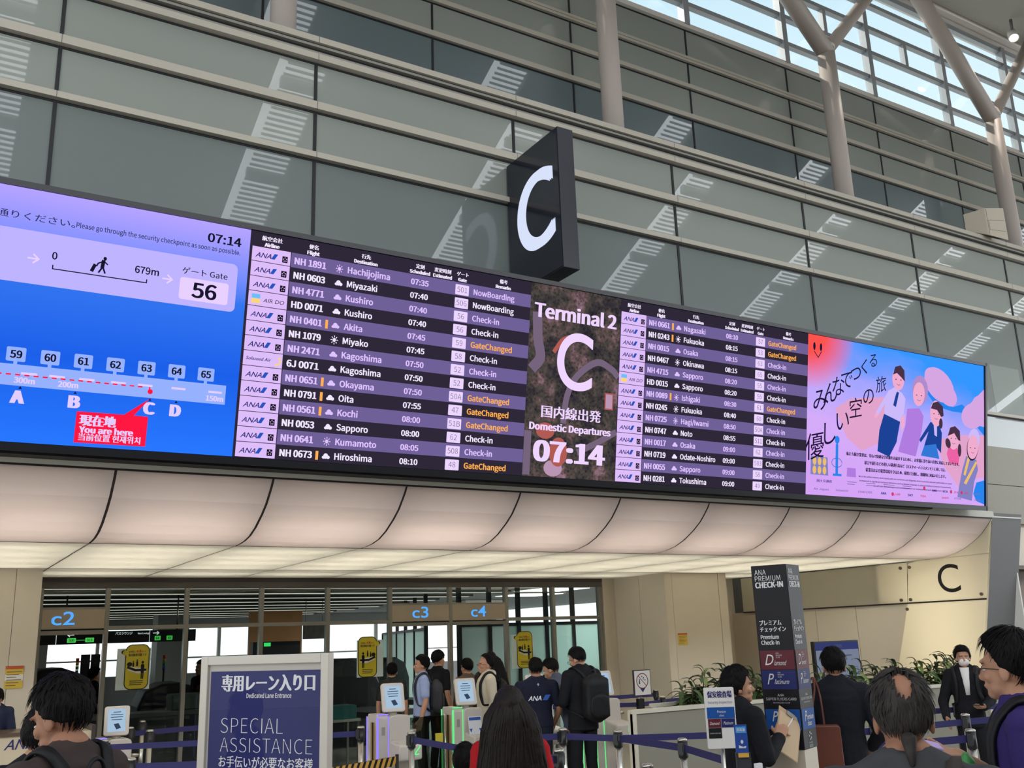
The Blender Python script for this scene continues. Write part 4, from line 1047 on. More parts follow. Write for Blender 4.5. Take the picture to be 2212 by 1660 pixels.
# ------------------------------------------------------------------ reading gates with tilted tablets
def gate(loc, led, label, flap=False, sign=False):
    t = thing('reader_gate', label, 'gate', loc, 0, 'white reader gates')
    mb = MB()
    fr = Frame((-0.275, 0.14, 0), (0, -1, 0), (0, 0, 1))
    mb.prism([(0, 0), (0.30, 0), (0.30, 1.04), (0.27, 1.09), (0.03, 1.09), (0, 1.04)], fr, 0.0, -0.135); part(mb, 'flap_column', M_plastic, t, 0.008)
    mb = MB()
    for x in (-0.272, -0.142): mb.box(x - 0.007, x + 0.007, -0.168, -0.158, 0.02, 1.06)
    mb.box(-0.272, -0.142, -0.158, -0.148, 1.078, 1.092); mb.box(-0.284, -0.274, -0.158, -0.148, 0.02, 1.06); mb.box(-0.284, -0.274, 0.13, 0.142, 0.02, 1.06)
    part(mb, 'light_edge', led, t)
    mb = MB(); mb.box(-0.279, -0.27, -0.05, -0.01, 0.05, 1.0); part(mb, 'flap_slot', mat('dark_bronze_slot', (50, 34, 24), 0.4), t)
    mb = MB(); mb.box(-0.2795, -0.275, -0.10, -0.052, 0.05, 1.0); mb.box(-0.2795, -0.275, -0.008, 0.03, 0.05, 1.0); part(mb, 'slot_trim', mat('gold_trim', (206, 178, 130), 0.35, 0.5), t)
    mb = MB(); mb.box(-0.225, -0.185, -0.164, -0.16, 0.86, 0.95); part(mb, 'sensor', mat('grey_sensor', (150, 146, 142), 0.4), t)
    mb = MB(); mb.prism(rrect(-0.14, 0.0, 0.12, 1.07, 0.05), Frame((0, -0.19, 0), (1, 0, 0), (0, 0, 1)), 0.0, -0.34); part(mb, 'body', M_plastic, t, 0.01)
    mb = MB(); mb.prism([(0.16, 0.56), (0.42, 0.60), (0.42, 0.76), (0.16, 0.80)], Frame((-0.13, 0, 0), (0, -1, 0), (0, 0, 1)), 0.0, -0.29); part(mb, 'tray', M_plastic, t, 0.02)
    mb = MB(); f = Frame((0.0, -0.424, 0), (1, 0, 0), (0, 0, 1))
    stroke(mb, f, [(0.13, 0.74), (0.06, 0.66)], 0.012, 0.002); stroke(mb, f, [(0.055, 0.71), (0.055, 0.655), (0.115, 0.655)], 0.012, 0.002); part(mb, 'arrow', emit('green_arrow', (90, 240, 130), 1.2), t)
    mb = MB(); mb.tube((-0.02, 0.0, 1.05), (-0.02, -0.03, 1.16), 0.05, 0.045, n=16); part(mb, 'neck', M_plastic, t)
    M = Matrix.Translation((-0.03, -0.04, 1.25)) @ Matrix.Rotation(math.radians(-10), 4, 'Z') @ Matrix.Rotation(math.radians(-18), 4, 'X')
    tf = Frame(M @ V((0, 0, 0)), M.to_3x3() @ V((1, 0, 0)), M.to_3x3() @ V((0, 0, 1)))
    mb = MB(); mb.prism(rrect(-0.135, -0.155, 0.135, 0.175, 0.03), tf, -0.03, 0.012); tb = part(mb, 'tablet', M_plastic, t, 0.006)
    mb = MB(); fill(mb, tf, rect(-0.095, -0.115, 0.095, 0.14), 0.014); sc = part(mb, 'screen', emit('tablet_pale_blue', (176, 206, 232), 0.85), t); sc.parent = tb
    mb = MB(); fill(mb, tf, [(-0.03, -0.03), (0.02, -0.02), (0.05, -0.075), (0.0, -0.09)], 0.016)
    for k, w in enumerate((0.04, 0.065, 0.065, 0.055)): fill(mb, tf, rect(-w, 0.10 - 0.028 * k, w, 0.108 - 0.028 * k), 0.016)
    ph = part(mb, 'screen_picture', emit('tablet_ink', (70, 84, 112), 0.6), t); ph.parent = tb
    mb = MB(); mb.tube((0.12, -0.12, 0.88), (0.22, -0.12, 0.88), 0.02, n=12); part(mb, 'bracket', M_steel, t)
    if flap:
        mb = MB(); mb.box(-0.80, -0.33, -0.035, -0.025, 0.10, 1.0); part(mb, 'glass_flap', M_darkgl, t)
        mb = MB(); mb.tube((-0.82, -0.03, 0), (-0.82, -0.03, 1.0), 0.022); mb.tube((-0.32, -0.03, 0), (-0.32, -0.03, 1.02), 0.015); part(mb, 'flap_post', M_steel, t)
        mb = MB(); mb.box(-0.46, -0.36, -0.05, -0.037, 0.66, 0.80); part(mb, 'warning_sticker', mat('yellow_sticker', (222, 200, 70), 0.5), t)
    if sign:
        f2 = Frame((-0.06, -0.30, 0.77), (1, 0, 0), (0, 0.18, 1))
        mb = MB(); mb.prism(rrect(-0.07, 0, 0.11, 0.21, 0.01), f2, 0, 0.006); nb = part(mb, 'notice', mat('white_notice', (220, 222, 228), 0.5), t)
        mb = MB(); fill(mb, f2, rect(-0.06, 0.165, 0.10, 0.2), 0.008)
        for u in (-0.045, 0.085): fill(mb, f2, [(u - .02, 0.07), (u + .02, 0.07), (u, 0.025)], 0.008)
        ln = part(mb, 'notice_print', mat('blue_print', (40, 84, 160), 0.5), t); ln.parent = nb
    return t
L_v = emit('violet_led', (150, 130, 255), 1.1); L_g = emit('green_led', (110, 236, 140), 1.0)
gate((5.02, 10.95, 0), L_v, 'white reader gate with violet light edges and a tilted tablet')
gate((6.12, 11.2, 0), L_g, 'green-lit white reader gate with tablet and propped notice, left of the hooded man', True, True)
gate((7.1, 11.1, 0), L_g, 'white reader gate whose tablet peeks out behind the staff man', False)
gate((8.13, 11.05, 0), L_g, 'white reader gate hidden behind the suited man with the backpack', False)
gate((2.26, 12.45, -0.14), L_v, 'white reader gate with tablet at the end of the left counter')

# striped low barrier
t = thing('striped_barrier', 'low yellow and black striped barrier bar beside the violet-lit gate', 'barrier', (4.3, 10.3, 0))
a, b = V((3.7, 10.0, 0.61)), V((4.85, 10.5, 0.61)); n = 14
fr = Frame((a.x, a.y, 0.61), (b - a), (0, 0, 1)); Lb = (b - a).length
mb = MB(); mb.prism(rect(0, -0.05, Lb, 0.05), fr, -0.02, 0.0); wpart(mb, 'bar', M_blackp, t)
mb = MB()
for i in range(n):
    u = Lb * i / n; fill(mb, fr, [(u, -.05), (u + Lb / n * .55, -.05), (min(Lb, u + Lb / n * .55 + .05), .05), (min(Lb, u + .05), .05)], 0.002)
wpart(mb, 'stripes', mat('barrier_yellow', (206, 160, 70), 0.5), t)
for q in (a, b):
    mb = MB(); mb.tube((q.x, q.y, 0), (q.x, q.y, 0.68), 0.02); wpart(mb, 'leg', M_blackp, t)

# ------------------------------------------------------------------ left service counter
t = thing('service_counter', 'cream service counter with airline lettering at the lower left', 'counter', (0.3, 12.3, 0))
mb = MB(); mb.box(-1.6, 1.93, 12.15, 12.75, 0, 1.05); wpart(mb, 'front', mat('cream_counter', (206, 192, 166), 0.45), t, 0.004)
mb = MB(); mb.box(-1.62, 1.45, 12.12, 12.8, 1.05, 1.085); wpart(mb, 'top', mat('brown_counter_top', (96, 80, 66), 0.3), t)
mb = MB(); mb.box(1.925, 1.965, 12.12, 12.75, 0, 1.11); wpart(mb, 'end_edge', mat('dark_edge', (66, 58, 56), 0.4), t)
fr = Frame((0, 12.149, 0), (1, 0, 0), (0, 0, 1))
mb = MB(); ana(mb, fr, 1.07, 0.915, 0.42, 0.10, 0, 0, 0.003); wpart(mb, 'lettering', mat('navy_lettering', (44, 42, 100), 0.5), t)
t = tag(MB().box(1.42, 1.60, 12.3, 12.36, 1.095, 1.26).build('paper_stand', mat('white_paper', (228, 224, 218), 0.6), None, 0.004), 'small white paper stand on the left counter', 'stand')
t = tag(MB().box(1.38, 1.74, 12.25, 12.55, 1.052, 1.093).build('document_tray', M_blackp, None, 0.006), 'black tray at the end of the left counter', 'tray')

# ------------------------------------------------------------------ blue poster stand
PL = V((1.397, 5.471, 0)); pd = V((0.425, -0.751, 0)).normalized()
fr = Frame(PL, pd, (0, 0, 1))
t = thing('poster_stand', 'white framed poster stand with a navy special assistance poster', 'poster stand', PL + pd * 0.43)
M_wf = mat('white_poster_frame', (196, 188, 176), 0.35)
for r in (rect(0, 0.62, 0.05, 1.835), rect(0.813, 0.62, 0.863, 1.835), rect(0.05, 1.79, 0.813, 1.835), rect(0.05, 0.62, 0.813, 0.665)):
    mb = MB(); mb.prism(r, fr, -0.03, 0.012); wpart(mb, 'frame_rail', M_wf, t, 0.004)
mb = MB(); mb.prism(rect(0.05, 0.665, 0.813, 1.79), fr, -0.02, -0.006); wpart(mb, 'backing', mat('poster_white_paper', (190, 182, 172), 0.5), t)
m = mat('navy_poster_print', (34, 37, 100), 0.5, 0, 0.2, 0.04, 2); 
mb = MB(); fill(mb, fr, rect(0.062, 0.70, 0.802, 1.757), -0.004); pn = wpart(mb, 'poster', m, t)
mb = MB()
text(mb, fr, '専用レーン入り口', 0.455, 1.664, 0.066, 0.62, 'C', 0.024, -0.003)
text(mb, fr, 'Dedicated Lane Entrance', 0.468, 1.624, 0.022, 0.30, 'C', 0.006, -0.003)
text(mb, fr, 'SPECIAL', 0.147, 1.452, 0.075, 0.42, 'L', -0.008, -0.003)
text(mb, fr, 'ASSISTANCE', 0.147, 1.360, 0.071, 0.61, 'L', -0.008, -0.003)
text(mb, fr, 'お手伝いが必要なお客様', 0.452, 1.292, 0.044, 0.62, 'C', 0.006, -0.003)
for u, s in ((0.35, 0), (0.455, 0), (0.60, 0), (0.69, 1)):
    fill(mb, fr, ellipse(u, 1.272, 0.016, 0.018, 16), -0.003); fill(mb, fr, rrect(u - 0.032, 1.12, u + 0.032, 1.25, 0.02), -0.003)
wpart(mb, 'lettering', mat('poster_white_print', (226, 224, 226), 0.5), t)
mb = MB(); fill(mb, fr, rect(0.05, 0.665, 0.813, 1.79), 0.006); wpart(mb, 'clear_sheet', clear_glass('clear_poster_sheet', (252, 252, 252), 0.3), t)
for u in (0.1, 0.76):
    mb = MB(); mb.tube(fr(u, 0, -0.02), fr(u, 0.65, -0.02), 0.018); wpart(mb, 'leg', M_steel, t)
    mb = MB(); mb.prism(rect(u - 0.03, 0, u + 0.03, 0.03), fr, -0.28, 0.28); wpart(mb, 'foot', M_steel, t)

# ------------------------------------------------------------------ premium check-in pillar
PP = V((5.167, 5.168, 0)); pdir = V((0.391, -0.921, 0)).normalized(); pb = V((0.921, 0.391, 0))
fr = Frame(PP, pdir, (0, 0, 1)); W = 0.284; fr.ux = fr.ux * 0.915
t = thing('sign_pillar', 'tall black square sign pillar for premium check-in', 'sign pillar', PP + pdir * 0.13 + pb.normalized() * 0.13)
mb = MB(); mb.prism(rect(0, 1.085, W, 2.318), fr, -W * .915, 0.0); wpart(mb, 'black_box', mat('satin_black_panel', (22, 20, 24), 0.45, 0, 0.2), t, 0.003)
mb = MB(); mb.prism(rect(0.006, 0.0, W - 0.006, 1.083), fr, -W * .915 + .006, -0.006); wpart(mb, 'base', mat('ivory_pillar_base', (204, 192, 170), 0.4), t)
fr_s = Frame(fr(W, 0, 0), pb, (0, 0, 1)); fr_s.ux = fr_s.ux * 0.915
fields = [(1.605, 1.733, 'dark_red_field', (92, 36, 44)), (1.474, 1.601, 'navy_field', (36, 42, 96)), (1.211, 1.344, 'blue_field', (28, 78, 148))]
for z0, z1, nm, c in fields:
    mb = MB(); fill(mb, fr, rect(0.01, z0, W - 0.008, z1), 0.002); fill(mb, fr_s, rect(0.008, z0, W - 0.01, z1), 0.002); wpart(mb, nm, mat(nm, c, 0.5, 0, 0.2), t)
def pillar_print(fr):
    mb = MB()
    text(mb, fr, 'ANA', 0.027, 2.252, 0.036, 0.092, 'L', 0.0, 0.003); text(mb, fr, 'PREMIUM', 0.026, 2.208, 0.036, 0.205, 'L', 0.0, 0.003); text(mb, fr, 'CHECK-IN', 0.026, 2.162, 0.038, 0.22, 'L', 0.02, 0.003)
    text(mb, fr, 'プレミアム', 0.03, 1.905, 0.03, 0.173, 'L', 0.02, 0.003); text(mb, fr, 'チェックイン', 0.03, 1.862, 0.028, 0.205, 'L', 0.02, 0.003)
    text(mb, fr, 'Premium', 0.03, 1.811, 0.026, 0.143, 'L', 0.012, 0.003); text(mb, fr, 'Check-In', 0.03, 1.773, 0.027, 0.143, 'L', 0.012, 0.003)
    text(mb, fr, 'ANA', 0.143, 1.428, 0.016, 0.05, 'C', 0.0, 0.003); text(mb, fr, 'SUPER FLYERS CARD', 0.143, 1.402, 0.017, 0.235, 'C', 0.0, 0.003); text(mb, fr, 'ANA MILEAGE CLUB', 0.143, 1.382, 0.008, 0.13, 'C', 0.0, 0.003)
    text(mb, fr, 'D', 0.045, 1.636, 0.07, 0.07, 'L', 0.0, 0.004, None, 0.35); text(mb, fr, 'iamond', 0.115, 1.634, 0.032, 0.10, 'L', 0.0, 0.004, None, 0.45)
    text(mb, fr, 'P', 0.05, 1.508, 0.07, 0.055, 'L', 0.0, 0.004, None, 0.35); text(mb, fr, 'latinum', 0.105, 1.510, 0.032, 0.115, 'L', 0.0, 0.004, None, 0.45)
    for z in (1.69, 1.56):
        for k, s in enumerate(('ANA', 'MILEAGE', 'CLUB')): text(mb, fr, s, 0.135, z + 0.02 - 0.014 * k, 0.009, None, 'L', 0.0, 0.004)
    text(mb, fr, 'P', 0.06, 1.265, 0.065, 0.05, 'L', 0.006, 0.004, None, 0.35); text(mb, fr, 'remium', 0.108, 1.272, 0.036, 0.135, 'L', 0.014, 0.004, None, 0.1); text(mb, fr, 'class', 0.105, 1.232, 0.032, 0.09, 'L', 0.014, 0.004, None, 0.1)
    text(mb, fr, 'GOLD', 0.135, 1.092, 0.018, 0.075, 'C', 0.0, 0.004); text(mb, fr, 'STAR ALLIANCE', 0.135, 1.118, 0.008, 0.075, 'C', 0.0, 0.004)
    for k in range(5):
        a = PI / 2 + k * 2 * PI / 5
        c = (0.135, 1.165)
        fill(mb, fr, [(c[0] + .033 * math.cos(a - .12), c[1] + .033 * math.sin(a - .12)), (c[0] + .028 * math.cos(a + .5), c[1] + .028 * math.sin(a + .5)), (c[0] + .011 * math.cos(a + .55), c[1] + .011 * math.sin(a + .55))], 0.004)
    return mb
wpart(pillar_print(fr), 'lettering', mat('pale_grey_lettering', (206, 204, 204), 0.5), t)
wpart(pillar_print(fr_s), 'lettering', mat('pale_grey_lettering', (206, 204, 204), 0.5), t)

# ------------------------------------------------------------------ small security inspection sign on its stand
S0 = V((4.327, 4.826, 0)); sd = V((0.151, -0.099, 0)).normalized()
fr = Frame(S0, sd, (0, 0, 1)); w = 0.182
t = thing('security_sign', 'small white upright sign for security inspection left of the black pillar', 'sign', S0 + sd * 0.09)
mb = MB(); mb.prism(rrect(-0.003, 1.176, w, 1.535, 0.008), fr, -0.02, 0.0); wpart(mb, 'board', mat('white_sign_board', (216, 212, 208), 0.4), t)
mb = MB(); fill(mb, fr, rect(0.006, 1.352, w - 0.006, 1.418), 0.002); wpart(mb, 'blue_field', mat('blue_field', (28, 78, 148), 0.5, 0, 0.2), t)
mb = MB(); fill(mb, fr, rect(0.008, 1.298, 0.088, 1.35), 0.002); wpart(mb, 'dark_red_field', mat('dark_red_field', (92, 36, 44), 0.5, 0, 0.2), t)
mb = MB(); fill(mb, fr, rect(0.09, 1.298, w - 0.008, 1.35), 0.002); wpart(mb, 'navy_field', mat('navy_field', (36, 42, 96), 0.5, 0, 0.2), t)
mb = MB(); fill(mb, fr, rect(0.008, 1.236, 0.088, 1.296), 0.002); wpart(mb, 'black_field', M_blackp, t)
mb = MB()
text(mb, fr, '保安検査場', w / 2, 1.478, 0.032, 0.15, 'C', 0.02, 0.002); text(mb, fr, 'Security Inspection', w / 2, 1.44, 0.014, 0.15, 'C', 0.0, 0.002)
wpart(mb, 'lettering', mat('navy_lettering', (44, 42, 100), 0.5), t)
mb = MB()
text(mb, fr, 'Premium', 0.095, 1.384, 0.016, 0.055, 'C', 0.0, 0.004, None, .3); text(mb, fr, 'class', 0.095, 1.364, 0.012, 0.03, 'C', 0.0, 0.004, None, .3); text(mb, fr, 'Diamond', 0.048, 1.315, 0.018, 0.06, 'C', 0.0, 0.004, None, .3); text(mb, fr, 'Platinum', 0.132, 1.315, 0.018, 0.06, 'C', 0.0, 0.004, None, .3)
text(mb, fr, 'SUPER FLYERS CARD', 0.048, 1.262, 0.007, 0.065, 'C', 0.0, 0.004)
wpart(mb, 'pale_lettering', mat('pale_grey_lettering', (206, 204, 204), 0.5), t)
mb = MB(); mb.tube(fr(0.09, 0.02, -0.035), fr(0.09, 1.3, -0.035), 0.014); wpart(mb, 'pole', M_steel, t)
mb = MB(); mb.lathe([(0, 0), (0.15, 0), (0.15, 0.015), (0, 0.02)], fr(0.09, 0, -0.035)); wpart(mb, 'base', M_steel, t)

# hand sanitiser stand
t = thing('sanitiser_stand', 'slim dark hand sanitiser stand with a blue top label', 'sanitiser stand', (4.31, 4.50, 0))
f3 = Frame((4.27, 4.53, 0), sd, (0, 0, 1))
mb = MB(); mb.prism(rect(0, 0.05, 0.085, 1.18), f3, -0.03, 0.0); wpart(mb, 'column', mat('dark_grey_column', (52, 52, 58), 0.4), t)
mb = MB(); mb.prism(rect(0.002, 1.18, 0.075, 1.335), f3, -0.012, 0.0); lb = wpart(mb, 'blue_label', mat('sanitiser_blue', (38, 72, 150), 0.35), t)
mb = MB(); fill(mb, f3, rect(0.008, 1.29, 0.068, 1.325), 0.002); wpart(mb, 'label_head', mat('sky_blue_label', (70, 150, 210), 0.35), t)
mb = MB(); text(mb, f3, '消毒液', 0.038, 1.30, 0.014, 0.05, 'C', 0.01, 0.004); fill(mb, f3, ellipse(0.04, 1.24, 0.008, 0.011, 10), 0.002); fill(mb, f3, [(0.02, 1.205), (0.06, 1.205), (0.064, 1.218), (0.045, 1.212), (0.02, 1.222)], 0.002); wpart(mb, 'label_print', mat('pale_grey_lettering', (206, 204, 204), 0.5), t)
mb = MB(); mb.prism(rect(0.012, 1.155, 0.072, 1.178), f3, 0.0, 0.012); wpart(mb, 'yellow_tag', mat('barrier_yellow', (206, 160, 70), 0.5), t)
mb = MB(); mb.lathe([(0, 0), (0.13, 0), (0.13, 0.02), (0, 0.05)], (4.31, 4.50, 0)); wpart(mb, 'base', M_steel, t)
t = thing('spray_bottle', 'white spray bottle hanging at the sanitiser stand, at the bottom edge', 'bottle', (4.375, 4.46, 0.93))
mb = MB(); mb.lathe([(0, 0), (0.035, 0), (0.037, 0.10), (0.014, 0.14), (0.014, 0.155), (0, 0.155)]); part(mb, 'bottle_body', mat('white_bottle', (222, 222, 224), 0.4), t)
mb = MB(); mb.box(-0.03, 0.02, -0.012, 0.012, 0.155, 0.19); mb.box(-0.028, -0.02, -0.006, 0.006, 0.11, 0.16); part(mb, 'trigger_head', mat('white_bottle', (222, 222, 224), 0.4), t, 0.003)
mb = MB(); mb.box(-0.06, 0.0, 0.02, 0.035, 0.03, 0.05); part(mb, 'holder', M_steel, t)

# ------------------------------------------------------------------ no-entry sign on a belt post
t = thing('no_entry_sign', 'white framed sign with a red crossed circle on a stand', 'sign', (9.01, 11.39, 0))
mb = MB(); mb.tube((0, 0, 0.03), (0, 0, 1.02), 0.03); part(mb, 'pole', M_steel, t)
mb = MB(); mb.lathe([(0, 0), (0.16, 0), (0.16, 0.015), (0, 0.035)]); part(mb, 'base', M_steel, t)
mb = MB(); mb.box(-0.05, 0.05, -0.03, 0.03, 0.85, 1.0); part(mb, 'belt_cassette', M_blackp, t)
fr = Frame((-0.155, -0.07, 1.04), (1, 0, 0), (0, 0, 1))
mb = MB(); mb.prism(rect(0, 0, 0.31, 0.35), fr, -0.015, 0); part(mb, 'frame', mat('dark_brown_frame', (58, 44, 50), 0.4), t)
mb = MB(); fill(mb, fr, rect(0.02, 0.012, 0.30, 0.338), 0.002); part(mb, 'board', mat('white_sign_board', (216, 212, 208), 0.4), t)
mb = MB(); stroke(mb, fr, ellipse(0.155, 0.2, 0.10, 0.10, 28) + [(0.255, 0.2)], 0.012, 0.004); stroke(mb, fr, [(0.085, 0.27), (0.225, 0.13)], 0.009, 0.005); part(mb, 'red_ring', mat('dull_red_print', (130, 44, 50), 0.5), t)
mb = MB(); fill(mb, fr, [(0.11, 0.10), (0.20, 0.10), (0.155, 0.045)], 0.004)
fill(mb, fr, ellipse(0.105, 0.215, 0.010, 0.010, 10), 0.0045); fill(mb, fr, rect(0.096, 0.16, 0.114, 0.203), 0.0045)
for u, v in ((0.15, 0.26), (0.18, 0.245), (0.205, 0.21), (0.175, 0.225)): fill(mb, fr, ellipse(u, v, 0.011, 0.008, 10), 0.0045)
part(mb, 'pictogram', mat('navy_lettering', (44, 42, 100), 0.5), t)

# ------------------------------------------------------------------ long planter counters with plants
M_cf = mat('grey_olive_counter_front', (140, 136, 122), 0.5, 0, 0.3, 0.06, 2); M_ct = mat('pale_counter_top', (206, 200, 182), 0.35)
def planter(x0, x1, xb, label):
    t = thing('planter_counter', label, 'counter', ((x0 + x1) / 2, 8.75, 0))
    mb = MB(); mb.box(x0, x1, 8.62, 8.66, 0.05, 1.06); wpart(mb, 'front_panel', M_cf, t)
    mb = MB(); mb.box(x0, x1, 8.60, 8.70, 1.06, 1.10); mb.box(xb, x1, 9.2, 9.26, 1.06, 1.10); wpart(mb, 'top_edge', M_ct, t)
    mb = MB(); mb.box(x0, x0 + 0.04, 8.60, 8.70, 0, 1.06); mb.box(xb, xb + 0.03, 8.66, 9.26, 0, 1.06); mb.box(x1 - 0.04, x1, 8.60, 9.26, 0, 1.06); mb.box(xb, x1, 9.22, 9.26, 0, 1.06); wpart(mb, 'frame', M_ct, t)
    mb = MB(); mb.box(xb + 0.04, x1 - 0.04, 8.68, 9.22, 0.9, 1.0); wpart(mb, 'soil', mat('dark_soil', (40, 32, 26), 0.9), t)
    return t
planter(6.7, 9.35, 7.45, 'long grey planter counter left of the black pillar')
planter(9.95, 12.9, 9.95, 'long grey planter counter right of the black pillar')
M_leaf = mat('dark_green_leaf', (58, 84, 44), 0.35, 0, 0.5, 0.25, 6); M_leaf2 = mat('pale_green_leaf', (110, 130, 72), 0.35, 0, 0.5, 0.2, 6)
def plant(x, y, n, h, label, seed):
    rnd = random.Random(seed)
    t = thing('potted_plant', label, 'plant', (x, y, 1.0), 0, 'leafy plants in the planters')
    stem, lv = MB(), MB()
    for s in range(5):
        bx, by = rnd.uniform(-.16, .16), rnd.uniform(-.12, .12); hh = h * rnd.uniform(.55, 1.0)
        tip = V((bx + rnd.uniform(-.08, .08), by + rnd.uniform(-.06, .06), hh)); base = V((bx, by, 0))
        stem.path([base, base.lerp(tip, .5) + V((0.01, 0, 0)), tip], [0.010, 0.008, 0.006], 6)
        for k in range(n):
            p0 = base.lerp(tip, 0.15 + 0.85 * (k + 1) / n); az = k * 2.4 + rnd.uniform(-.5, .5)
            L = rnd.uniform(.18, .34); wd = rnd.uniform(.022, .038); el = rnd.uniform(.2, .9) if k < n - 1 else 1.3
            d = V((math.cos(az), math.sin(az), 0)); sd = V((-d.y, d.x, 0)); pts = []
            for i in range(6):
                u = i / 5; c = p0 + d * (L * u * math.cos(el * (1 - .3 * u))) + V((0, 0, L * (u * math.sin(el) - .75 * u * u)))
                ww = wd * (math.sin(PI * min(1, .12 + u * .88)) ** .8)
                pts.append((c - sd * ww, c + V((0, 0, -ww * .35)), c + sd * ww))
            lv.mi = 0 if rnd.random() < .75 else 1
            vs = [[lv.bm.verts.new(q) for q in r] for r in pts]
            for r0, r1 in zip(vs, vs[1:]):
                for j in (0, 1):
                    f = lv.bm.faces.new((r0[j], r0[j + 1], r1[j + 1], r1[j])); f.material_index = lv.mi; f.smooth = True
    part(stem, 'stem', mat('brown_stem', (84, 74, 52), 0.7), t); part(lv, 'foliage', [M_leaf, M_leaf2], t)
px = [(7.72, .34), (8.08, .46), (8.45, .52), (8.85, .46), (9.2, .36)]
for i, (x, h) in enumerate(px): plant(x, 8.95, 10, h, ['leafy plant at the left end of the row beside the security sign', 'second leafy plant from the left in the left planter', 'tall leafy plant behind the staff woman, left of her head', 'leafy plant hidden by the staff woman', 'leafy plant between the staff woman and the black pillar'][i], 10 + i)
px = [(10.15, .36), (10.6, .42), (11.05, .45), (11.45, .42), (11.9, .40), (12.3, .45), (12.7, .42)]
lab2 = ['leafy plant behind the suited man with the tote bag', 'leafy plant under the right edge of the wall monitor', 'leafy plant just left of the balding man', 'leafy plant above the balding man', 'leafy plant right of the balding man', 'leafy plant left of the masked woman', 'leafy plant behind the masked woman']
for i, (x, h) in enumerate(px): plant(x, 8.95, 10, h, lab2[i], 30 + i)

# ------------------------------------------------------------------ monitor on the stand behind the right planter
t = thing('monitor', 'large monitor with a page of text behind the suited man with the tote bag', 'monitor', (10.97, 9.6, 0))
mb = MB(); mb.box(10.53, 11.42, 9.5, 9.56, 1.14, 1.70); wpart(mb, 'casing', M_blackp, t, 0.006)
fr = Frame((10.55, 9.498, 1.165), (1, 0, 0), (0, 0, 1))
mb = MB(); fill(mb, fr, rect(0, 0, 0.85, 0.515), 0.001); wpart(mb, 'screen', emit('monitor_grey_blue', (128, 138, 160), 0.8), t)
mb = MB(); fill(mb, fr, rect(0, 0.415, 0.85, 0.515), 0.002); wpart(mb, 'screen_header', emit('monitor_blue_header', (58, 66, 120), 0.8), t)
mb = MB(); text(mb, fr, 'ご案内', 0.44, 0.445, 0.04, None, 'C', 0.01, 0.004)
for k in range(3): fill(mb, fr, rect(0.12, 0.33 - .05 * k, 0.7 - .1 * k, 0.345 - .05 * k), 0.002)
for u0, u1 in ((0.06, 0.3), (0.34, 0.58), (0.62, 0.8)): stroke(mb, fr, [(u0, .05), (u1, .05), (u1, .18), (u0, .18), (u0, .05)], 0.006, 0.002)
wpart(mb, 'screen_print', emit('monitor_print', (84, 92, 112), 0.8), t)
mb = MB(); mb.tube((10.97, 9.6, 0.02), (10.97, 9.6, 1.45), 0.035); mb.lathe([(0, 0), (0.25, 0), (0.25, 0.02), (0, 0.03)], (10.97, 9.6, 0)); wpart(mb, 'stand', M_blackp, t)

# ------------------------------------------------------------------ notices on the walls
def notice(x0, x1, z0, z1, y, label, cols):
    t = thing('wall_notice', label, 'notice', ((x0 + x1) / 2, y, z0))
    mb = MB(); mb.box(x0, x1, y - 0.006, y, z0, z1); wpart(mb, 'sheet', cols[0], t)
    fr = Frame((x0, y - 0.007, z0), (1, 0, 0), (0, 0, 1)); w, h = x1 - x0, z1 - z0
    mb = MB(); fill(mb, fr, rect(0, h * .86, w, h), 0.001); wpart(mb, 'red_header', mat('notice_red', (190, 84, 52), 0.5), t)
    mb = MB()
    for k in range(6): fill(mb, fr, rect(w * .08, h * (.72 - .12 * k), w * (.92 - .15 * (k % 3)), h * (.755 - .12 * k)), 0.002)
    wpart(mb, 'print', mat('notice_brown_print', (130, 96, 60), 0.5), t)
    return t, fr, w, h
M_yel = mat('notice_yellow', (214, 184, 66), 0.5)
notice(11.456, 11.66, 1.675, 1.872, 13.33, 'small yellow notice with a red header on the beige corner wall', [M_yel])
t, fr, w, h = notice(1.118, 1.31, 1.506, 1.762, 13.345, 'yellow and white striped notice on the left beige wall', [M_yel])
mb = MB(); fill(mb, fr, rect(0, h * .34, w, h * .62), 0.0015); wpart(mb, 'white_band', mat('white_paper', (228, 224, 218), 0.6), t)

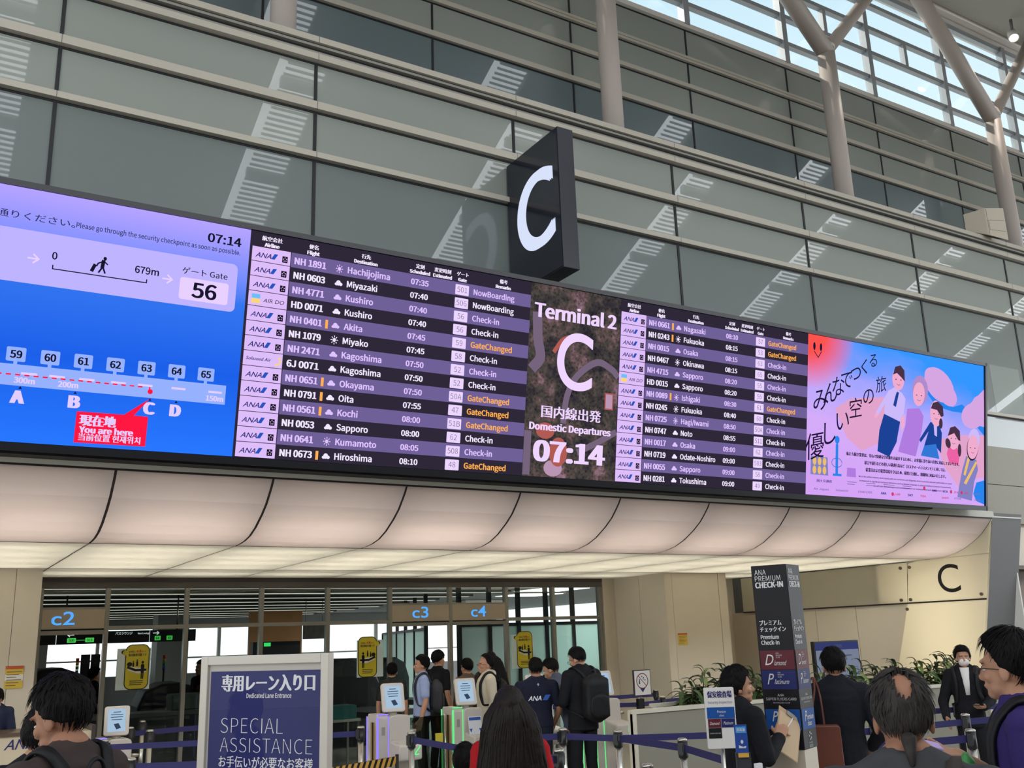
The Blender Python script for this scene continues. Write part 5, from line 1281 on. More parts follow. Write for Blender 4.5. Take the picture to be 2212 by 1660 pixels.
# yellow pointing-hand posters behind the glass
M_ylw = mat('poster_yellow', (204, 186, 44), 0.5); M_pale = mat('pale_poster_backing', (206, 220, 222), 0.5)
def glass_poster(cx, z0, z1, w, flip, label):
    t = thing('glass_poster', label, 'poster', (cx, G - 0.01, z0), 0, 'yellow posters on the glass wall')
    h = z1 - z0; fr = Frame((cx, G - 0.012, z0), (1, 0, 0), (0, 0, 1))
    mb = MB(); fill(mb, fr, rect(-w * .5 - (.12 if flip > 0 else .03), -.01, w * .5 + (.03 if flip > 0 else .12), h * .93), 0.0); wpart(mb, 'backing', M_pale, t)
    mb = MB(); mb.mi = 1; fill(mb, fr, rrect(-w / 2 - .012, -.012, w / 2 + .012, h + .012, 0.09, 8), 0.002)
    mb.mi = 0; fill(mb, fr, rrect(-w / 2, 0, w / 2, h, 0.08, 8), 0.004)
    mb.mi = 1; fill(mb, fr, ellipse(-flip * (w / 2 + .03), h - .09, .038, .03, 12), 0.002); mb.mi = 0; fill(mb, fr, ellipse(-flip * (w / 2 + .01), h - .10, .04, .035, 12), 0.0045)
    wpart(mb, 'sheet', [M_ylw, M_blackp], t)
    mb = MB(); text(mb, fr, '4本', 0.02, h - .10, .035, None, 'C', .02, .006); wpart(mb, 'red_lettering', mat('poster_red', (200, 52, 40), .5), t)
    mb = MB(); text(mb, fr, '同時に　　から', 0.0, h - .098, .022, w * .75, 'C', .01, .0055); text(mb, fr, '保安検査可能です', 0.0, h - .145, .03, w * .8, 'C', .015, .0055)
    for k in range(3): fill(mb, fr, rect(-w * .3, .05 + .025 * k, w * (.3 - .06 * (k == 0)), .06 + .025 * k), .0055)
    wpart(mb, 'lettering', mat('poster_dark_print', (60, 52, 30), .5), t)
    mb = MB()
    mb.mi = 1; fill(mb, fr, [(-.12 * flip, .30), (.12 * flip, .27), (.13 * flip, .22), (.02 * flip, .20), (-.12 * flip, .25)], .006)
    mb.mi = 0; stroke(mb, fr, [(-.12 * flip, .29), (-.02 * flip, .25), (.12 * flip, .25)], .03, .0065); fill(mb, fr, ellipse(-.10 * flip, .33, .035, .03, 12), .0064)
    for u, v, s in ((-.05 * flip, .31, .8), (.0, .32, .9), (.075 * flip, .24, 1.6)):
        fill(mb, fr, ellipse(u, v + .07 * s, .011 * s, .012 * s, 10), .007); fill(mb, fr, rrect(u - .014 * s, v - .02 * s, u + .014 * s, v + .055 * s, .01 * s), .007)
        if s > 1.2: fill(mb, fr, rect(u - .018, v - .11, u - .003, v - .02), .007); fill(mb, fr, rect(u + .003, v - .11, u + .018, v - .02), .007)
    wpart(mb, 'pictogram', [M_blackp, mat('poster_white', (220, 220, 214), .5)], t)
glass_poster(2.885, 1.38, 1.965, 0.30, 1, 'yellow poster with pictogram on the left part of the glass wall')
glass_poster(6.35, 1.38, 1.975, 0.30, -1, 'yellow poster on the glass left of the middle doorway')
glass_poster(9.28, 1.39, 1.985, 0.30, 1, 'yellow poster on the glass right of the middle doorway')

# ------------------------------------------------------------------ inside the security hall
M_silh = mat('dark_machine', (52, 52, 54), 0.5, 0, .4, .1, 3); M_silh2 = mat('grey_machine', (96, 96, 96), 0.5, 0, .4, .1, 3)
t = thing('direction_sign', 'long dark hanging sign with green gate numbers inside the security hall', 'sign', (3.4, 20.0, 2.05), 0)
mb = MB(); mb.box(0.9, 4.95, 20.0, 20.12, 2.05, 2.27); wpart(mb, 'box', mat('dark_sign_box', (26, 28, 32), .4), t)
for x in (1.2, 2.6, 4.6):
    mb = MB(); mb.tube((x, 20.06, 2.27), (x, 20.06, 2.95), .015); wpart(mb, 'hanger', M_steel, t)
fr = Frame((0, 19.995, 2.05), (1, 0, 0), (0, 0, 1))
mb = MB()
for u0, s in ((2.64, '500'), (2.95, '513'), (4.18, '64'), (4.40, '69')): fill(mb, fr, rrect(u0, .03, u0 + (.15 if len(s) > 2 else .11), .11, .008), .002)
fill(mb, fr, rect(2.79, .066, 2.95, .072), .002)
wpart(mb, 'green_fields', emit('gate_green', (70, 200, 80), .9), t)
mb = MB()
for u0, s in ((2.715, '500'), (3.025, '513'), (4.235, '64'), (4.455, '69')): text(mb, fr, s, u0, .048, .042, None, 'C', .01, .004)
wpart(mb, 'gate_numbers', M_blackp, t)
mb = MB()
for u, d in ((2.7, -1), (4.2, 1)): stroke(mb, fr, [(u - .05, .165), (u + .05, .165)], .014, .002); stroke(mb, fr, [(u + .02 * d, .195), (u + .055 * d, .165), (u + .02 * d, .135)], .014, .002)
text(mb, fr, 'バスラウンジ', 3.62, .15, .045, .3, 'C', .01, .003); text(mb, fr, 'Bus Lounge', 3.98, .15, .03, None, 'C', .01, .003)
fill(mb, fr, rect(2.45, 0, 2.46, .22), .002); fill(mb, fr, rect(4.08, 0, 4.09, .22), .002)
wpart(mb, 'lettering', emit('sign_white_print', (230, 235, 235), .8), t)
t = thing('photo_banner', 'hanging photo banner with small figures inside the security hall', 'banner', (8.1, 22.0, 2.03), 0)
mb = MB(); mb.box(7.84, 8.38, 22.0, 22.03, 2.03, 2.33); wpart(mb, 'print', mat('dim_photo_print', (110, 100, 92), .5, 0, .3, .5, 9), t)
mb = MB(); mb.tube((7.9, 22.01, 2.33), (7.9, 22.01, 2.97), .008); mb.tube((8.3, 22.01, 2.33), (8.3, 22.01, 2.97), .008); wpart(mb, 'hanger', M_steel, t)
t = thing('exit_sign', 'small glowing green exit sign on a dark wall box in the security hall', 'exit sign', (7.2, 22.5, 0), 0)
mb = MB(); mb.box(6.85, 7.95, 22.5, 22.7, 0, 2.0); wpart(mb, 'wall_box', M_silh, t)
mb = MB(); mb.box(7.1, 7.25, 22.48, 22.5, 1.9, 1.98); wpart(mb, 'lamp', emit('exit_green', (70, 240, 120), 1.0), t)
def xray(x, y, w, h, label, r):
    t = thing('scanner', label, 'machine', (x, y, 0), r, 'baggage scanners')
    pr = [(-w / 2, 0.3), (w / 2, 0.3), (w / 2, h * .72), (w * .36, h * .93), (w * .1, h), (-w * .15, h * .99), (-w * .4, h * .9), (-w / 2, h * .68)]
    mb = MB(); mb.prism(pr, Frame((0, -.5, 0), (1, 0, 0), (0, 0, 1)), 0, -1.4); part(mb, 'hood', M_silh, t, .05)
    mb = MB(); mb.box(-w * .3, w * .3, -.51, -.5, .75, h * .8); part(mb, 'tunnel_mouth', M_blackp, t)
    mb = MB(); mb.box(-w * .35, w * .35, -2.0, .9, .62, .72); part(mb, 'conveyor', M_silh2, t)
    for sx in (-1, 1):
        mb = MB(); mb.box(sx * w * .4 - .04, sx * w * .4 + .04, -.45, .85, 0, .32); part(mb, 'leg', M_blackp, t)
xray(2.3, 19.2, 1.25, 1.66, 'dark scanner hood behind the man in the brown shirt', 0)
xray(7.25, 18.6, 1.5, 1.62, 'rounded grey scanner hood behind the middle yellow poster', .2)
xray(9.0, 20.6, 1.2, 1.58, 'dark scanner seen through the middle doorway', .5)
xray(4.5, 20.0, 1.2, 1.30, 'low scanner between the glass bars left of the blue poster stand', -.1)
for i, (x, s) in enumerate(((3.28, '33'), (3.47, '2'))):
    t = thing('number_totem', 'dark narrow totem with a faint number, %s of two by the far window' % ('left' if i == 0 else 'right'), 'sign', (x, 22, 0), 0)
    mb = MB(); mb.box(-.085, .085, 0, .05, 0, 1.86); part(mb, 'body', M_silh, t)
    mb = MB(); text(mb, Frame((0, -.004, 1.68), (1, 0, 0), (0, 0, 1)), s, 0, 0, .08, None, 'C', 0, .001); part(mb, 'number', M_silh2, t)
for i, x in enumerate((3.06, 4.71)):
    t = thing('signal_tower', 'small red, amber and blue signal light, %s' % ('left of the number totems' if i == 0 else 'right of the left yellow poster'), 'signal light', (x, 21.5, 0), 0)
    mb = MB(); mb.tube((0, 0, 0), (0, 0, 1.5), .02); part(mb, 'pole', M_silh, t)
    for k, c in enumerate(((60, 90, 190), (40, 150, 90), (230, 180, 50), (220, 60, 50))):
        mb = MB(); mb.tube((0, 0, 1.5 + .075 * k), (0, 0, 1.57 + .075 * k), .03, n=12); part(mb, ('blue_lamp', 'green_lamp', 'amber_lamp', 'red_lamp')[k], mat('signal_%d' % k, c, .4), t)
t = thing('tray_table', 'low white table with a teal box behind the glass right of the blue poster stand', 'table', (6.15, 15.7, 0), 0)
mb = MB(); mb.box(-.35, .35, -.25, .25, .68, .72); part(mb, 'table_top', mat('pale_table', (190, 190, 186), .5), t)
for sx in (-.32, .32):
    for sy in (-.22, .22):
        mb = MB(); mb.box(sx - .015, sx + .015, sy - .015, sy + .015, 0, .68); part(mb, 'leg', M_steel, t)
tag(MB().box(5.85, 6.45, 15.5, 15.9, .721, .93).build('plastic_box', mat('teal_plastic', (56, 120, 120), .5), None, .01), 'teal plastic box on the low white table behind glass', 'box')
t = thing('work_desk', 'long grey inspection desk behind the left glass bays', 'desk', (3.2, 16.4, 0), 0)
mb = MB(); mb.box(-1.5, 1.6, -.3, .3, .92, .98); part(mb, 'desk_top', M_silh2, t)
mb = MB(); mb.box(-1.45, 1.55, -.25, .25, 0, .92); part(mb, 'cabinet', M_silh, t)
tag(MB().box(3.7, 4.7, 16.2, 16.6, .982, 1.22).build('tray_stack', mat('grey_green_tray', (90, 108, 98), .5), None, .02), 'grey green stack of trays on the inspection desk', 'trays')

# ================================================================== PEOPLE
SKIN = mat('skin_light', (182, 136, 110), 0.55, 0, 0.3, 0.06, 12)
SKIN2 = mat('skin_tan', (160, 114, 90), 0.55, 0, 0.3, 0.06, 12)
HAIRB = mat('black_hair', (18, 15, 15), 0.6, 0, 0.12, 0.4, 30, 0.3)
HAIRBR = mat('dark_brown_hair', (26, 18, 16), 0.55, 0, 0.2, 0.4, 30, 0.3)
HAIRG = mat('greying_hair', (56, 52, 50), 0.6, 0, 0.15, 0.9, 22, 0.3)
M_eyew = mat('eye_white', (220, 214, 208), 0.3); M_iris = mat('dark_iris', (28, 20, 16), 0.2); M_lip = mat('lip', (168, 100, 92), 0.5)
M_shoe = mat('black_shoe', (24, 22, 22), 0.35)
def cloth(name, c, r=0.85, var=0.1): return mat(name, c, r, 0, 0.2, var, 14, 0.15)

def remesh(mb, voxel, smooth=3, wrinkle=0.0, seed=0):
    bmesh.ops.recalc_face_normals(mb.bm, faces=mb.bm.faces)
    me = bpy.data.meshes.new('form'); mb.bm.to_mesh(me); mb.bm.free()
    o = bpy.data.objects.new('form', me); COL.objects.link(o)
    r = o.modifiers.new('r', 'REMESH'); r.mode = 'VOXEL'; r.voxel_size = voxel
    if smooth:
        sm = o.modifiers.new('s', 'SMOOTH'); sm.iterations = smooth; sm.factor = 0.5
    dg = bpy.context.evaluated_depsgraph_get(); dg.update()
    out = bpy.data.meshes.new_from_object(o.evaluated_get(dg))
    bpy.data.objects.remove(o); bpy.data.meshes.remove(me)
    if wrinkle:
        ns = [v.normal.copy() for v in out.vertices]
        for v, nn in zip(out.vertices, ns):
            p = v.co * 9 + V((seed * 3.1, 0, 0)); q = V((p.x, p.y, p.z * 1.6))
            v.co += nn * (noise.noise(q) * wrinkle + noise.noise(q * 2.7) * wrinkle * 0.4)
    for p in out.polygons: p.use_smooth = True
    return out
def mesh_part(me, name, m, root):
    me.name = name; me.materials.clear(); me.materials.append(m)
    o = bpy.data.objects.new(name, me); COL.objects.link(o); o.parent = root
    return o
def cap(mb, a, b, ra, rb, n=12):
    a, b = V(a), V(b); d = b - a
    if d.length < 1e-5: d = V((0, 0, 1e-4))
    d.normalize(); u = d.orthogonal().normalized(); w = d.cross(u); rs = []
    ring = lambda c, r: [c + (u * math.cos(2 * PI * i / n) + w * math.sin(2 * PI * i / n)) * r for i in range(n)]
    for k in (80, 50, 25, 0): t = math.radians(k); rs.append(ring(a - d * ra * math.sin(t), ra * math.cos(t)))
    for k in (0, 25, 50, 80): t = math.radians(k); rs.append(ring(b + d * rb * math.sin(t), rb * math.cos(t)))
    mb.rings(rs)
def loft(mb, rows, T, n=20):
    """rows of (z, rx, ry, yc): stacked ellipses carried by T"""
    mb.rings([[T(V((rx * math.cos(2 * PI * i / n), yc + ry * math.sin(2 * PI * i / n), z))) for i in range(n)] for z, rx, ry, yc in rows])
def ell(mb, c, r, T, n=14, m=9):
    c = V(c); rs = []
    for j in range(m + 1):
        t = -PI / 2 + PI * min(max(j / m, .03), .97)
        rs.append([T(c + V((r[0] * math.cos(t) * math.cos(2 * PI * i / n), r[1] * math.cos(t) * math.sin(2 * PI * i / n), r[2] * math.sin(t)))) for i in range(n)])
    mb.rings(rs)
def hand(mb, w, d, pn, side, curl, s, spread=0.0):
    """palm, four bent fingers and a thumb from the wrist w along d, palm facing pn"""
    d = V(d).normalized(); pn = (V(pn) - d * V(pn).dot(d)).normalized(); x = d.cross(pn) * side
    w = V(w)
    for k in range(-2, 3): cap(mb, w + x * (0.010 * k) * s, w + d * 0.088 * s + x * (0.0165 * k) * s, 0.017 * s, 0.0135 * s, 8)
    for i, (off, L) in enumerate(((-0.034, 0.070), (-0.0115, 0.080), (0.0115, 0.075), (0.034, 0.058))):
        p = w + d * 0.09 * s + x * off * s; a = curl * 0.5
        for seg, f in enumerate((0.42, 0.33, 0.25)):
            dd = d * math.cos(a) + pn * math.sin(a) + x * (off * spread)
            q = p + dd * L * f * s
            cap(mb, p, q, (0.0098 - seg * 0.0006) * s, (0.0094 - seg * 0.0008) * s, 8); p = q; a += curl * 0.55
    p = w + d * 0.028 * s - x * 0.030 * s
    td = (d * 0.75 - x * 0.65 + pn * 0.35).normalized(); q = p + td * 0.042 * s; cap(mb, p, q, 0.0135 * s, 0.0115 * s, 8)
    td = (d * 0.9 - x * 0.15 + pn * 0.45).normalized(); cap(mb, q, q + td * 0.032 * s, 0.0112 * s, 0.0095 * s, 8)

def hair_cap(T, style, mat_, thick, seed, size=1.0):
    mb = MB(); n, m = 96, 60; c0 = V((0, 0.012, 1.622)); R0 = V((0.080, 0.098, 0.103)) * size
    keys = {'short': [(-1, -.72), (-.4, -.60), (-.1, -.42), (.12, -.30), (.3, .10), (.5, .42), (1, .55)], 'bob': [(-1, -.8), (-.3, -.75), (.1, -.45), (.35, -.05), (.55, .38), (1, .48)],
            'receding': [(-1, -.72), (-.4, -.58), (-.1, -.38), (.1, -.1), (.25, .40), (.4, .72), (1, .97)], 'long': [(-1, -.95), (-.2, -.9), (.15, -.8), (.42, -.1), (.6, .42), (1, .5)]}[style if style != 'patch' else 'short']
    def th(f):
        for (a, ya), (b, yb) in zip(keys, keys[1:]):
            if f <= b: return ya + (yb - ya) * (f - a) / (b - a)
        return keys[-1][1]
    rows = []
    for j in range(m + 1):
        t = -PI / 2 + PI * min(max(j / m, .01), .99); row = []
        for i in range(n):
            d = V((math.cos(t) * math.cos(2 * PI * i / n), math.cos(t) * math.sin(2 * PI * i / n), math.sin(t)))
            k = (d.z - th(-d.y)) / 0.26 + 0.5; k = max(0, min(1, k)); k = k * k * (3 - 2 * k)
            if style == 'patch':
                q = (V((d.x * 1.35, d.y, d.z)) - V((-0.06, 0.70, 0.70))).length + .20 * noise.noise(V((d.x * 15, d.y * 2, d.z * 2))) + .1 * noise.noise(V((d.x * 34, d.y * 2, d.z * 2))); e = max(0, min(1, (q - 0.40) / 0.14)); k *= e
            nz = noise.noise(V((d.x * 4, d.y * 4, d.z * 3)) + V((seed, 0, 0))) * 0.45 + noise.noise(V((d.x * 13, d.y * 13, d.z * 5)) + V((0, seed, 0))) * 0.30 + noise.noise(V((d.x * 30, d.y * 30, d.z * 11)) + V((0, seed, 4))) * 0.22
            k *= 1.0 if 0.02 > k or k > .98 else max(0, min(1, k + .5 * noise.noise(d * 16 + V((seed, 1, 2)))))
            vol = 1.0 if style in ('bob', 'long') else 0.35 + 0.65 * max(0, min(1, (d.z + .45) / .8))
            f = 0.86 + k * (0.14 + thick * vol * (1 + nz))
            row.append(T(c0 + V((d.x * R0.x, d.y * R0.y, d.z * R0.z)) * f))
        rows.append(row)
    mb.rings(rows)
    return mb

from mathutils.bvhtree import BVHTree
SURF = {}
def strands(T, hm_obj, n, seed, length, width, mat_, root):
    """tapering locks lying along the hair surface"""
    rnd = random.Random(seed); me = hm_obj.data; c0 = T(V((0, 0.012, 1.622))); back = (T(V((0, .3, 1.622))) - c0).normalized(); top = T(V((0, .05, 1.74)))
    vs = [v.co.copy() for v in me.vertices]; R = (T(V((0, .012, 1.725))) - c0).length
    out = [p for p in vs if (p - c0).length > R * .93 or (p - c0).dot(back) > .04]
    mb = MB()
    for _ in range(n):
        p = rnd.choice(out); nrm = (p - c0).normalized(); away = (p - top); away -= nrm * away.dot(nrm)
        if away.length < 1e-3: away = back.copy()
        away.normalize(); d = (away + V((rnd.uniform(-.35, .35), rnd.uniform(-.35, .35), -.25))); d -= nrm * d.dot(nrm)
        if d.length < 1e-3: continue
        d.normalize(); sd = nrm.cross(d); L = length * rnd.uniform(.6, 1.3); w = width * rnd.uniform(.6, 1.2); lift = rnd.uniform(.0005, .003)
        rows = []
        for i in range(5):
            u = i / 4; q = p + d * (L * u) - nrm * (L * L * u * u / (2.2 * R)) + nrm * (lift * (.3 + u)) ; ww = w * (1 - u * .85) * (.5 + .5 * min(1, u * 4 + .4))
            rows.append((q - sd * ww, q + nrm * ww * .5, q + sd * ww))
        v = [[mb.bm.verts.new(x) for x in r] for r in rows]
        for a, b in zip(v, v[1:]):
            for j in (0, 1):
                f = mb.bm.faces.new((a[j], a[j + 1], b[j + 1], b[j])); f.smooth = True
    o = part(mb, 'hair_locks', mat_, root); o.parent = hm_obj; o['kind'] = 'stuff'
    return o
def person(label, loc, rz, H, top, top_mat, pants_mat=None, skin=SKIN, hair='short', hair_mat=HAIRB, thick=0.12, lean=0.0, nod=0.0, yaw=0.0, tilt=0.0,
           arms=None, female=False, stride=0.0, wide=1.0, seed=1, voxel=0.009, sleeves='short', extra=None, group=None, hands_curl=0.5, glasses=False, mask=None, locks=350):
    s = H / 1.693
    root = thing('person', label, 'person', loc, rz, group)
    fx = (0.90 if female else 1.0) * wide
    hip = V((0, 0, 0.95)); cl, sl = math.cos(lean), math.sin(lean)
    def U(p):
        q = V(p) - hip
        return (hip + V((q.x, q.y * cl - q.z * sl, q.y * sl + q.z * cl))) * s
    NP = V((0, 0.012, 1.47))
    HM = Matrix.Rotation(yaw, 3, 'Z') @ Matrix.Rotation(tilt, 3, 'Y') @ Matrix.Rotation(nod, 3, 'X')
    def HT(p): return U(NP + HM @ (V(p) - V((0, 0, .030)) - NP))
    L = lambda p: V(p) * s
    # --- arms
    J = []
    arms = arms or {}
    for sd in (1, -1):
        a = arms.get(sd, {})
        sh = U((sd * 0.178 * fx, 0.012, 1.375)); el = U(a.get('el', (sd * 0.235 * fx, 0.035, 1.10))); wr = U(a.get('wr', (sd * 0.245 * fx, -0.035, 0.865)))
        hd = V(a['hd']) if 'hd' in a else (wr - el); pn = V(a.get('pn', (-sd, 0, 0)))
        J.append((sd, sh, el, wr, hd, pn, a.get('curl', hands_curl)))
    # --- body: one continuous surface
    b = MB()
    loft(b, [(0.86, .13 * fx, .095, 0), (0.95, .15 * fx, .105, 0), (1.08, .132 * fx, .092, 0), (1.22, .15 * fx, .102, 0), (1.33, .165 * fx, .10, .006), (1.39, .145 * fx, .082, .01), (1.43, .085, .062, .015), (1.46, .056, .055, .015)], U)
    cap(b, U((0, 0.018, 1.42)), HT((0, 0.008, 1.53)), 0.054 * s * (.88 if female else 1), 0.052 * s * (.88 if female else 1))
    ell(b, (0, 0.014, 1.622), (.0755, .093, .098), HT, 20, 14); ell(b, (0, -0.024, 1.575), (.060, .064, .080), HT, 18, 12); ell(b, (0, -0.062, 1.510), (.030, .030, .024), HT); ell(b, (0, -0.03, 1.53), (.055, .055, .04), HT)
    ell(b, (0, -0.100, 1.567), (.0125, .018, .013), HT); cap(b, HT((0, -0.088, 1.602)), HT((0, -0.108, 1.570)), .008 * s, .0095 * s, 8)
    ell(b, (0, -0.076, 1.622), (.058, .014, .012), HT); ell(b, (0, -0.088, 1.537), (.024, .010, .012), HT)
    for sd in (1, -1):
        ell(b, (sd * .042, -.058, 1.570), (.020, .020, .022), HT); ell(b, (sd * .076, .012, 1.578), (.009, .020, .031), HT)
    for sd in (1, -1): cap(b, U((sd * .11 * fx, .02, 1.392)), U((sd * .02, .022, 1.475)), .036 * s, .042 * s)
    for sd, sh, el, wr, hd, pn, cu in J:
        cap(b, U((sd * .10 * fx, .012, 1.375)), sh, .05 * s, .05 * s); cap(b, sh, el, .046 * s, .037 * s); cap(b, el, el.lerp(wr, .35), .037 * s, .038 * s); cap(b, el.lerp(wr, .35), wr, .038 * s, .026 * s)
        hand(b, wr, hd, pn, sd, cu, s)
    st = stride
    legs = []
    for sd in (1, -1):
        f = sd * st
        hp, kn, an = L((sd * .088 * fx, 0, .88)), L((sd * .095, -.015 - .16 * f if f > 0 else -.015 - .02 * f, .48)), L((sd * .098, .03 - .30 * f, .085))
        legs.append((sd, hp, kn, an))
        cap(b, hp, kn, .075 * s, .052 * s); cap(b, kn, kn.lerp(an, .35), .052 * s, .054 * s); cap(b, kn.lerp(an, .35), an, .054 * s, .036 * s)
        cap(b, an + V((0, 0.02, -.03)) * s, an + V((0, -.15, -.045)) * s, .036 * s, .03 * s)
    mesh_part(remesh(b, voxel * 0.85, 3), 'body', skin, root)
    # --- clothes
    k = {'tee': 0.0, 'shirt': 0.004, 'jacket': 0.016}[top]
    c = MB(); z0 = {'tee': .90, 'shirt': .90, 'jacket': .80}[top]
    loft(c, [(z0, (.168 + k) * fx, .118 + k, 0), (1.0, (.162 + k) * fx, .112 + k, 0), (1.10, (.152 + k) * fx, .106 + k, 0), (1.22, (.168 + k) * fx, .116 + k, 0), (1.33, (.180 + k) * fx, .112 + k, .006), (1.392, (.165 + k * .8) * fx, .096 + k * .8, .01), (1.435, .100 + k * .5, .074 + k * .4, .016), (1.475 + k * .6, .066, .064, .018)], U)
    for sd in (1, -1): cap(c, U((sd * .12 * fx, .02, 1.392)), U((sd * .035, .024, 1.452 + k * .5)), (.050 + k * .6) * s, (.046 + k * .4) * s)
    for sd, sh, el, wr, hd, pn, cu in J:
        cap(c, U((sd * .10 * fx, .012, 1.372)), sh, (.064 + k) * s, (.062 + k * .8) * s)
        if sleeves == 'short':
            cap(c, sh, sh.lerp(el, .72), (.060 + k) * s, (.058 + k) * s)
        else:
            cap(c, sh, el, (.060 + k * .8) * s, (.050 + k * .6) * s); cap(c, el, el.lerp(wr, .96), (.049 + k * .6) * s, (.037 + k * .5) * s)
    if extra == 'hood':
        ell(c, (0, .085, 1.44), (.10, .055, .06), U); ell(c, (0, .05, 1.475), (.085, .05, .03), U)
    if top == 'jacket':
        ell(c, (0, .055, 1.475), (.062, .03, .022), U)
    shirt_me = remesh(c, voxel, 3, 0.004, seed)
    SURF[root.name] = BVHTree.FromPolygons([v.co.copy() for v in shirt_me.vertices], [tuple(p.vertices) for p in shirt_me.polygons])
    mesh_part(shirt_me, {'tee': 't_shirt', 'shirt': 'shirt', 'jacket': 'jacket'}[top], top_mat, root)
    pm = pants_mat or cloth('black_trousers', (30, 30, 34))
    c = MB(); loft(c, [(1.0, .155 * fx, .108, 0), (.93, .163 * fx, .114, 0), (.84, .166 * fx, .118, 0), (.79, .14 * fx, .10, 0)], L)
    for sd, hp, kn, an in legs:
        cap(c, hp, kn, .086 * s, .066 * s); cap(c, kn, an + V((0, 0, .03)) * s, .066 * s, .055 * s)
    mesh_part(remesh(c, voxel * 1.1, 3, 0.004, seed + 5), 'trousers', pm, root)
    for sd, hp, kn, an in legs:
        c = MB(); cap(c, an + V((0, 0.03, -.04)) * s, an + V((0, -.17, -.048)) * s, .044 * s, .036 * s); c2 = remesh(c, .012, 2); mesh_part(c2, 'shoe', M_shoe, root)
    # --- face details
    for sd in (1, -1):
        if mask != 'full':
            e = MB(); ell(e, (sd * .030, -.0735, 1.593), (.0120, .008, .0055), HT, 12, 8); ey = part(e, 'eye', M_eyew, root)
            e = MB(); ell(e, (sd * .030, -.0795, 1.593), (.0056, .0030, .0050), HT, 10, 6); ir = part(e, 'iris', M_iris, root); ir.parent = ey
            e = MB(); cap(e, HT((sd * .014, -.087, 1.616)), HT((sd * .046, -.074, 1.614)), .0034 * s, .0024 * s, 8); part(e, 'eyebrow', HAIRB, root)
    if not mask:
        e = MB(); ell(e, (0, -.0925, 1.537), (.019, .0045, .0055), HT, 12, 8); part(e, 'lips', M_lip, root)
    else:
        e = MB(); ell(e, (0, -.045, 1.550), (.059, .062, .050), HT, 20, 12)
        for sd in (1, -1): cap(e, HT((sd * .058, -.055, 1.565)), HT((sd * .078, .01, 1.585)), .003 * s, .003 * s, 6)
        part(e, 'face_mask', mat('white_mask', (226, 220, 216), .7) if mask != 'black' else mat('black_mask', (24, 24, 26), .7), root, smooth=True)
    if glasses:
        e = MB()
        for sd in (1, -1):
            pts = [HT((sd * .032 + .024 * math.cos(a), -.104, 1.592 + .017 * math.sin(a))) for a in [2 * PI * i / 16 for i in range(17)]]
            e.path(pts, .0018 * s, 6); e.path([HT((sd * .056, -.102, 1.597)), HT((sd * .077, -.05, 1.598)), HT((sd * .079, .015, 1.59))], .0018 * s, 6)
        e.path([HT((-.009, -.106, 1.595)), HT((.009, -.106, 1.595))], .0018 * s, 6); part(e, 'glasses', mat('thin_dark_rims', (70, 54, 46), .3, .6), root)
    # --- hair
    if hair:
        hm = hair_cap(HT, 'bob' if hair == 'bun' else 'long' if hair in ('long', 'straight') else hair, hair_mat, thick, seed)
        ho = part(hm, 'hair', hair_mat, root)
        if locks and hair not in ('long', 'straight'): strands(HT, ho, locks, seed, .042 * s, .0042 * s, hair_mat, root)
        if hair == 'patch':
            e = MB(); cap(e, HT((0, .085, 1.535)), HT((0, .090, 1.470)), .022 * s, .008 * s, 12); q = part(e, 'short_tail', hair_mat, root, smooth=True); q.parent = ho
        if hair == 'bun':
            e = MB(); ell(e, (0, .118, 1.572), (.038, .032, .036), HT); q = part(e, 'bun', hair_mat, root, smooth=True); q.parent = ho
        if hair in ('long', 'straight'):
            e = MB(); rows = []; ln = .72 if hair == 'straight' else .42; n = 36
            for j in range(15):
                u = j / 14; z = 1.70 - (ln + .06) * u; w = .118 * math.sin(min(1, (u + .03) / .22) * PI * .5) + .12 * u
                ring = []
                for i in range(n):
                    a = 2 * PI * i / n; r = 1 + .05 * noise.noise(V((math.cos(a) * 5, math.sin(a) * 5, z * 2 + seed)))
                    x = w * math.cos(a) * r; y = .045 + u * .075 + (.082 if math.sin(a) > 0 else .05) * math.sin(a) * r * (1 - .3 * u) * min(1, (u + .03) / .16)
                    ring.append((HT if u < .25 else U)((x, y, z)))
                rows.append(ring)
            e.rings(rows); q = part(e, 'hair_length', hair_mat, root); q.parent = ho
            rnd = random.Random(seed); e = MB()
            for _ in range(420):
                i = rnd.random() * n; j0 = max(0, rnd.randint(-5, 9)); j1 = min(14, j0 + rnd.randint(3, 7)); drift = rnd.uniform(-1.2, 1.2); rr = []
                for j in range(j0, j1 + 1):
                    u = (j - j0) / (j1 - j0); ii = (i + drift * u) % n; a, b = rows[j][int(ii) % n], rows[j][(int(ii) + 1) % n]; fr_ = ii - int(ii)
                    p = a.lerp(b, fr_); cc = sum(rows[j], V()) / n; o_ = (p - cc).normalized(); tt = (b - a).normalized(); w_ = .006 * s * (1 - .8 * abs(2 * u - .8)); w_ = max(w_, .001)
                    p = p + o_ * (.002 + .004 * rnd.random()); rr.append((p - tt * w_, p + o_ * w_ * .5, p + tt * w_))
                v_ = [[e.bm.verts.new(x) for x in r] for r in rr]
                for a, b in zip(v_, v_[1:]):
                    for k in (0, 1):
                        f = e.bm.faces.new((a[k], a[k + 1], b[k + 1], b[k])); f.smooth = True
            q2 = part(e, 'hair_locks', hair_mat, root); q2.parent = ho; q2['kind'] = 'stuff'
    return root, U, HT, s
def face_to(fx, fy): return math.atan2(fx, -fy)

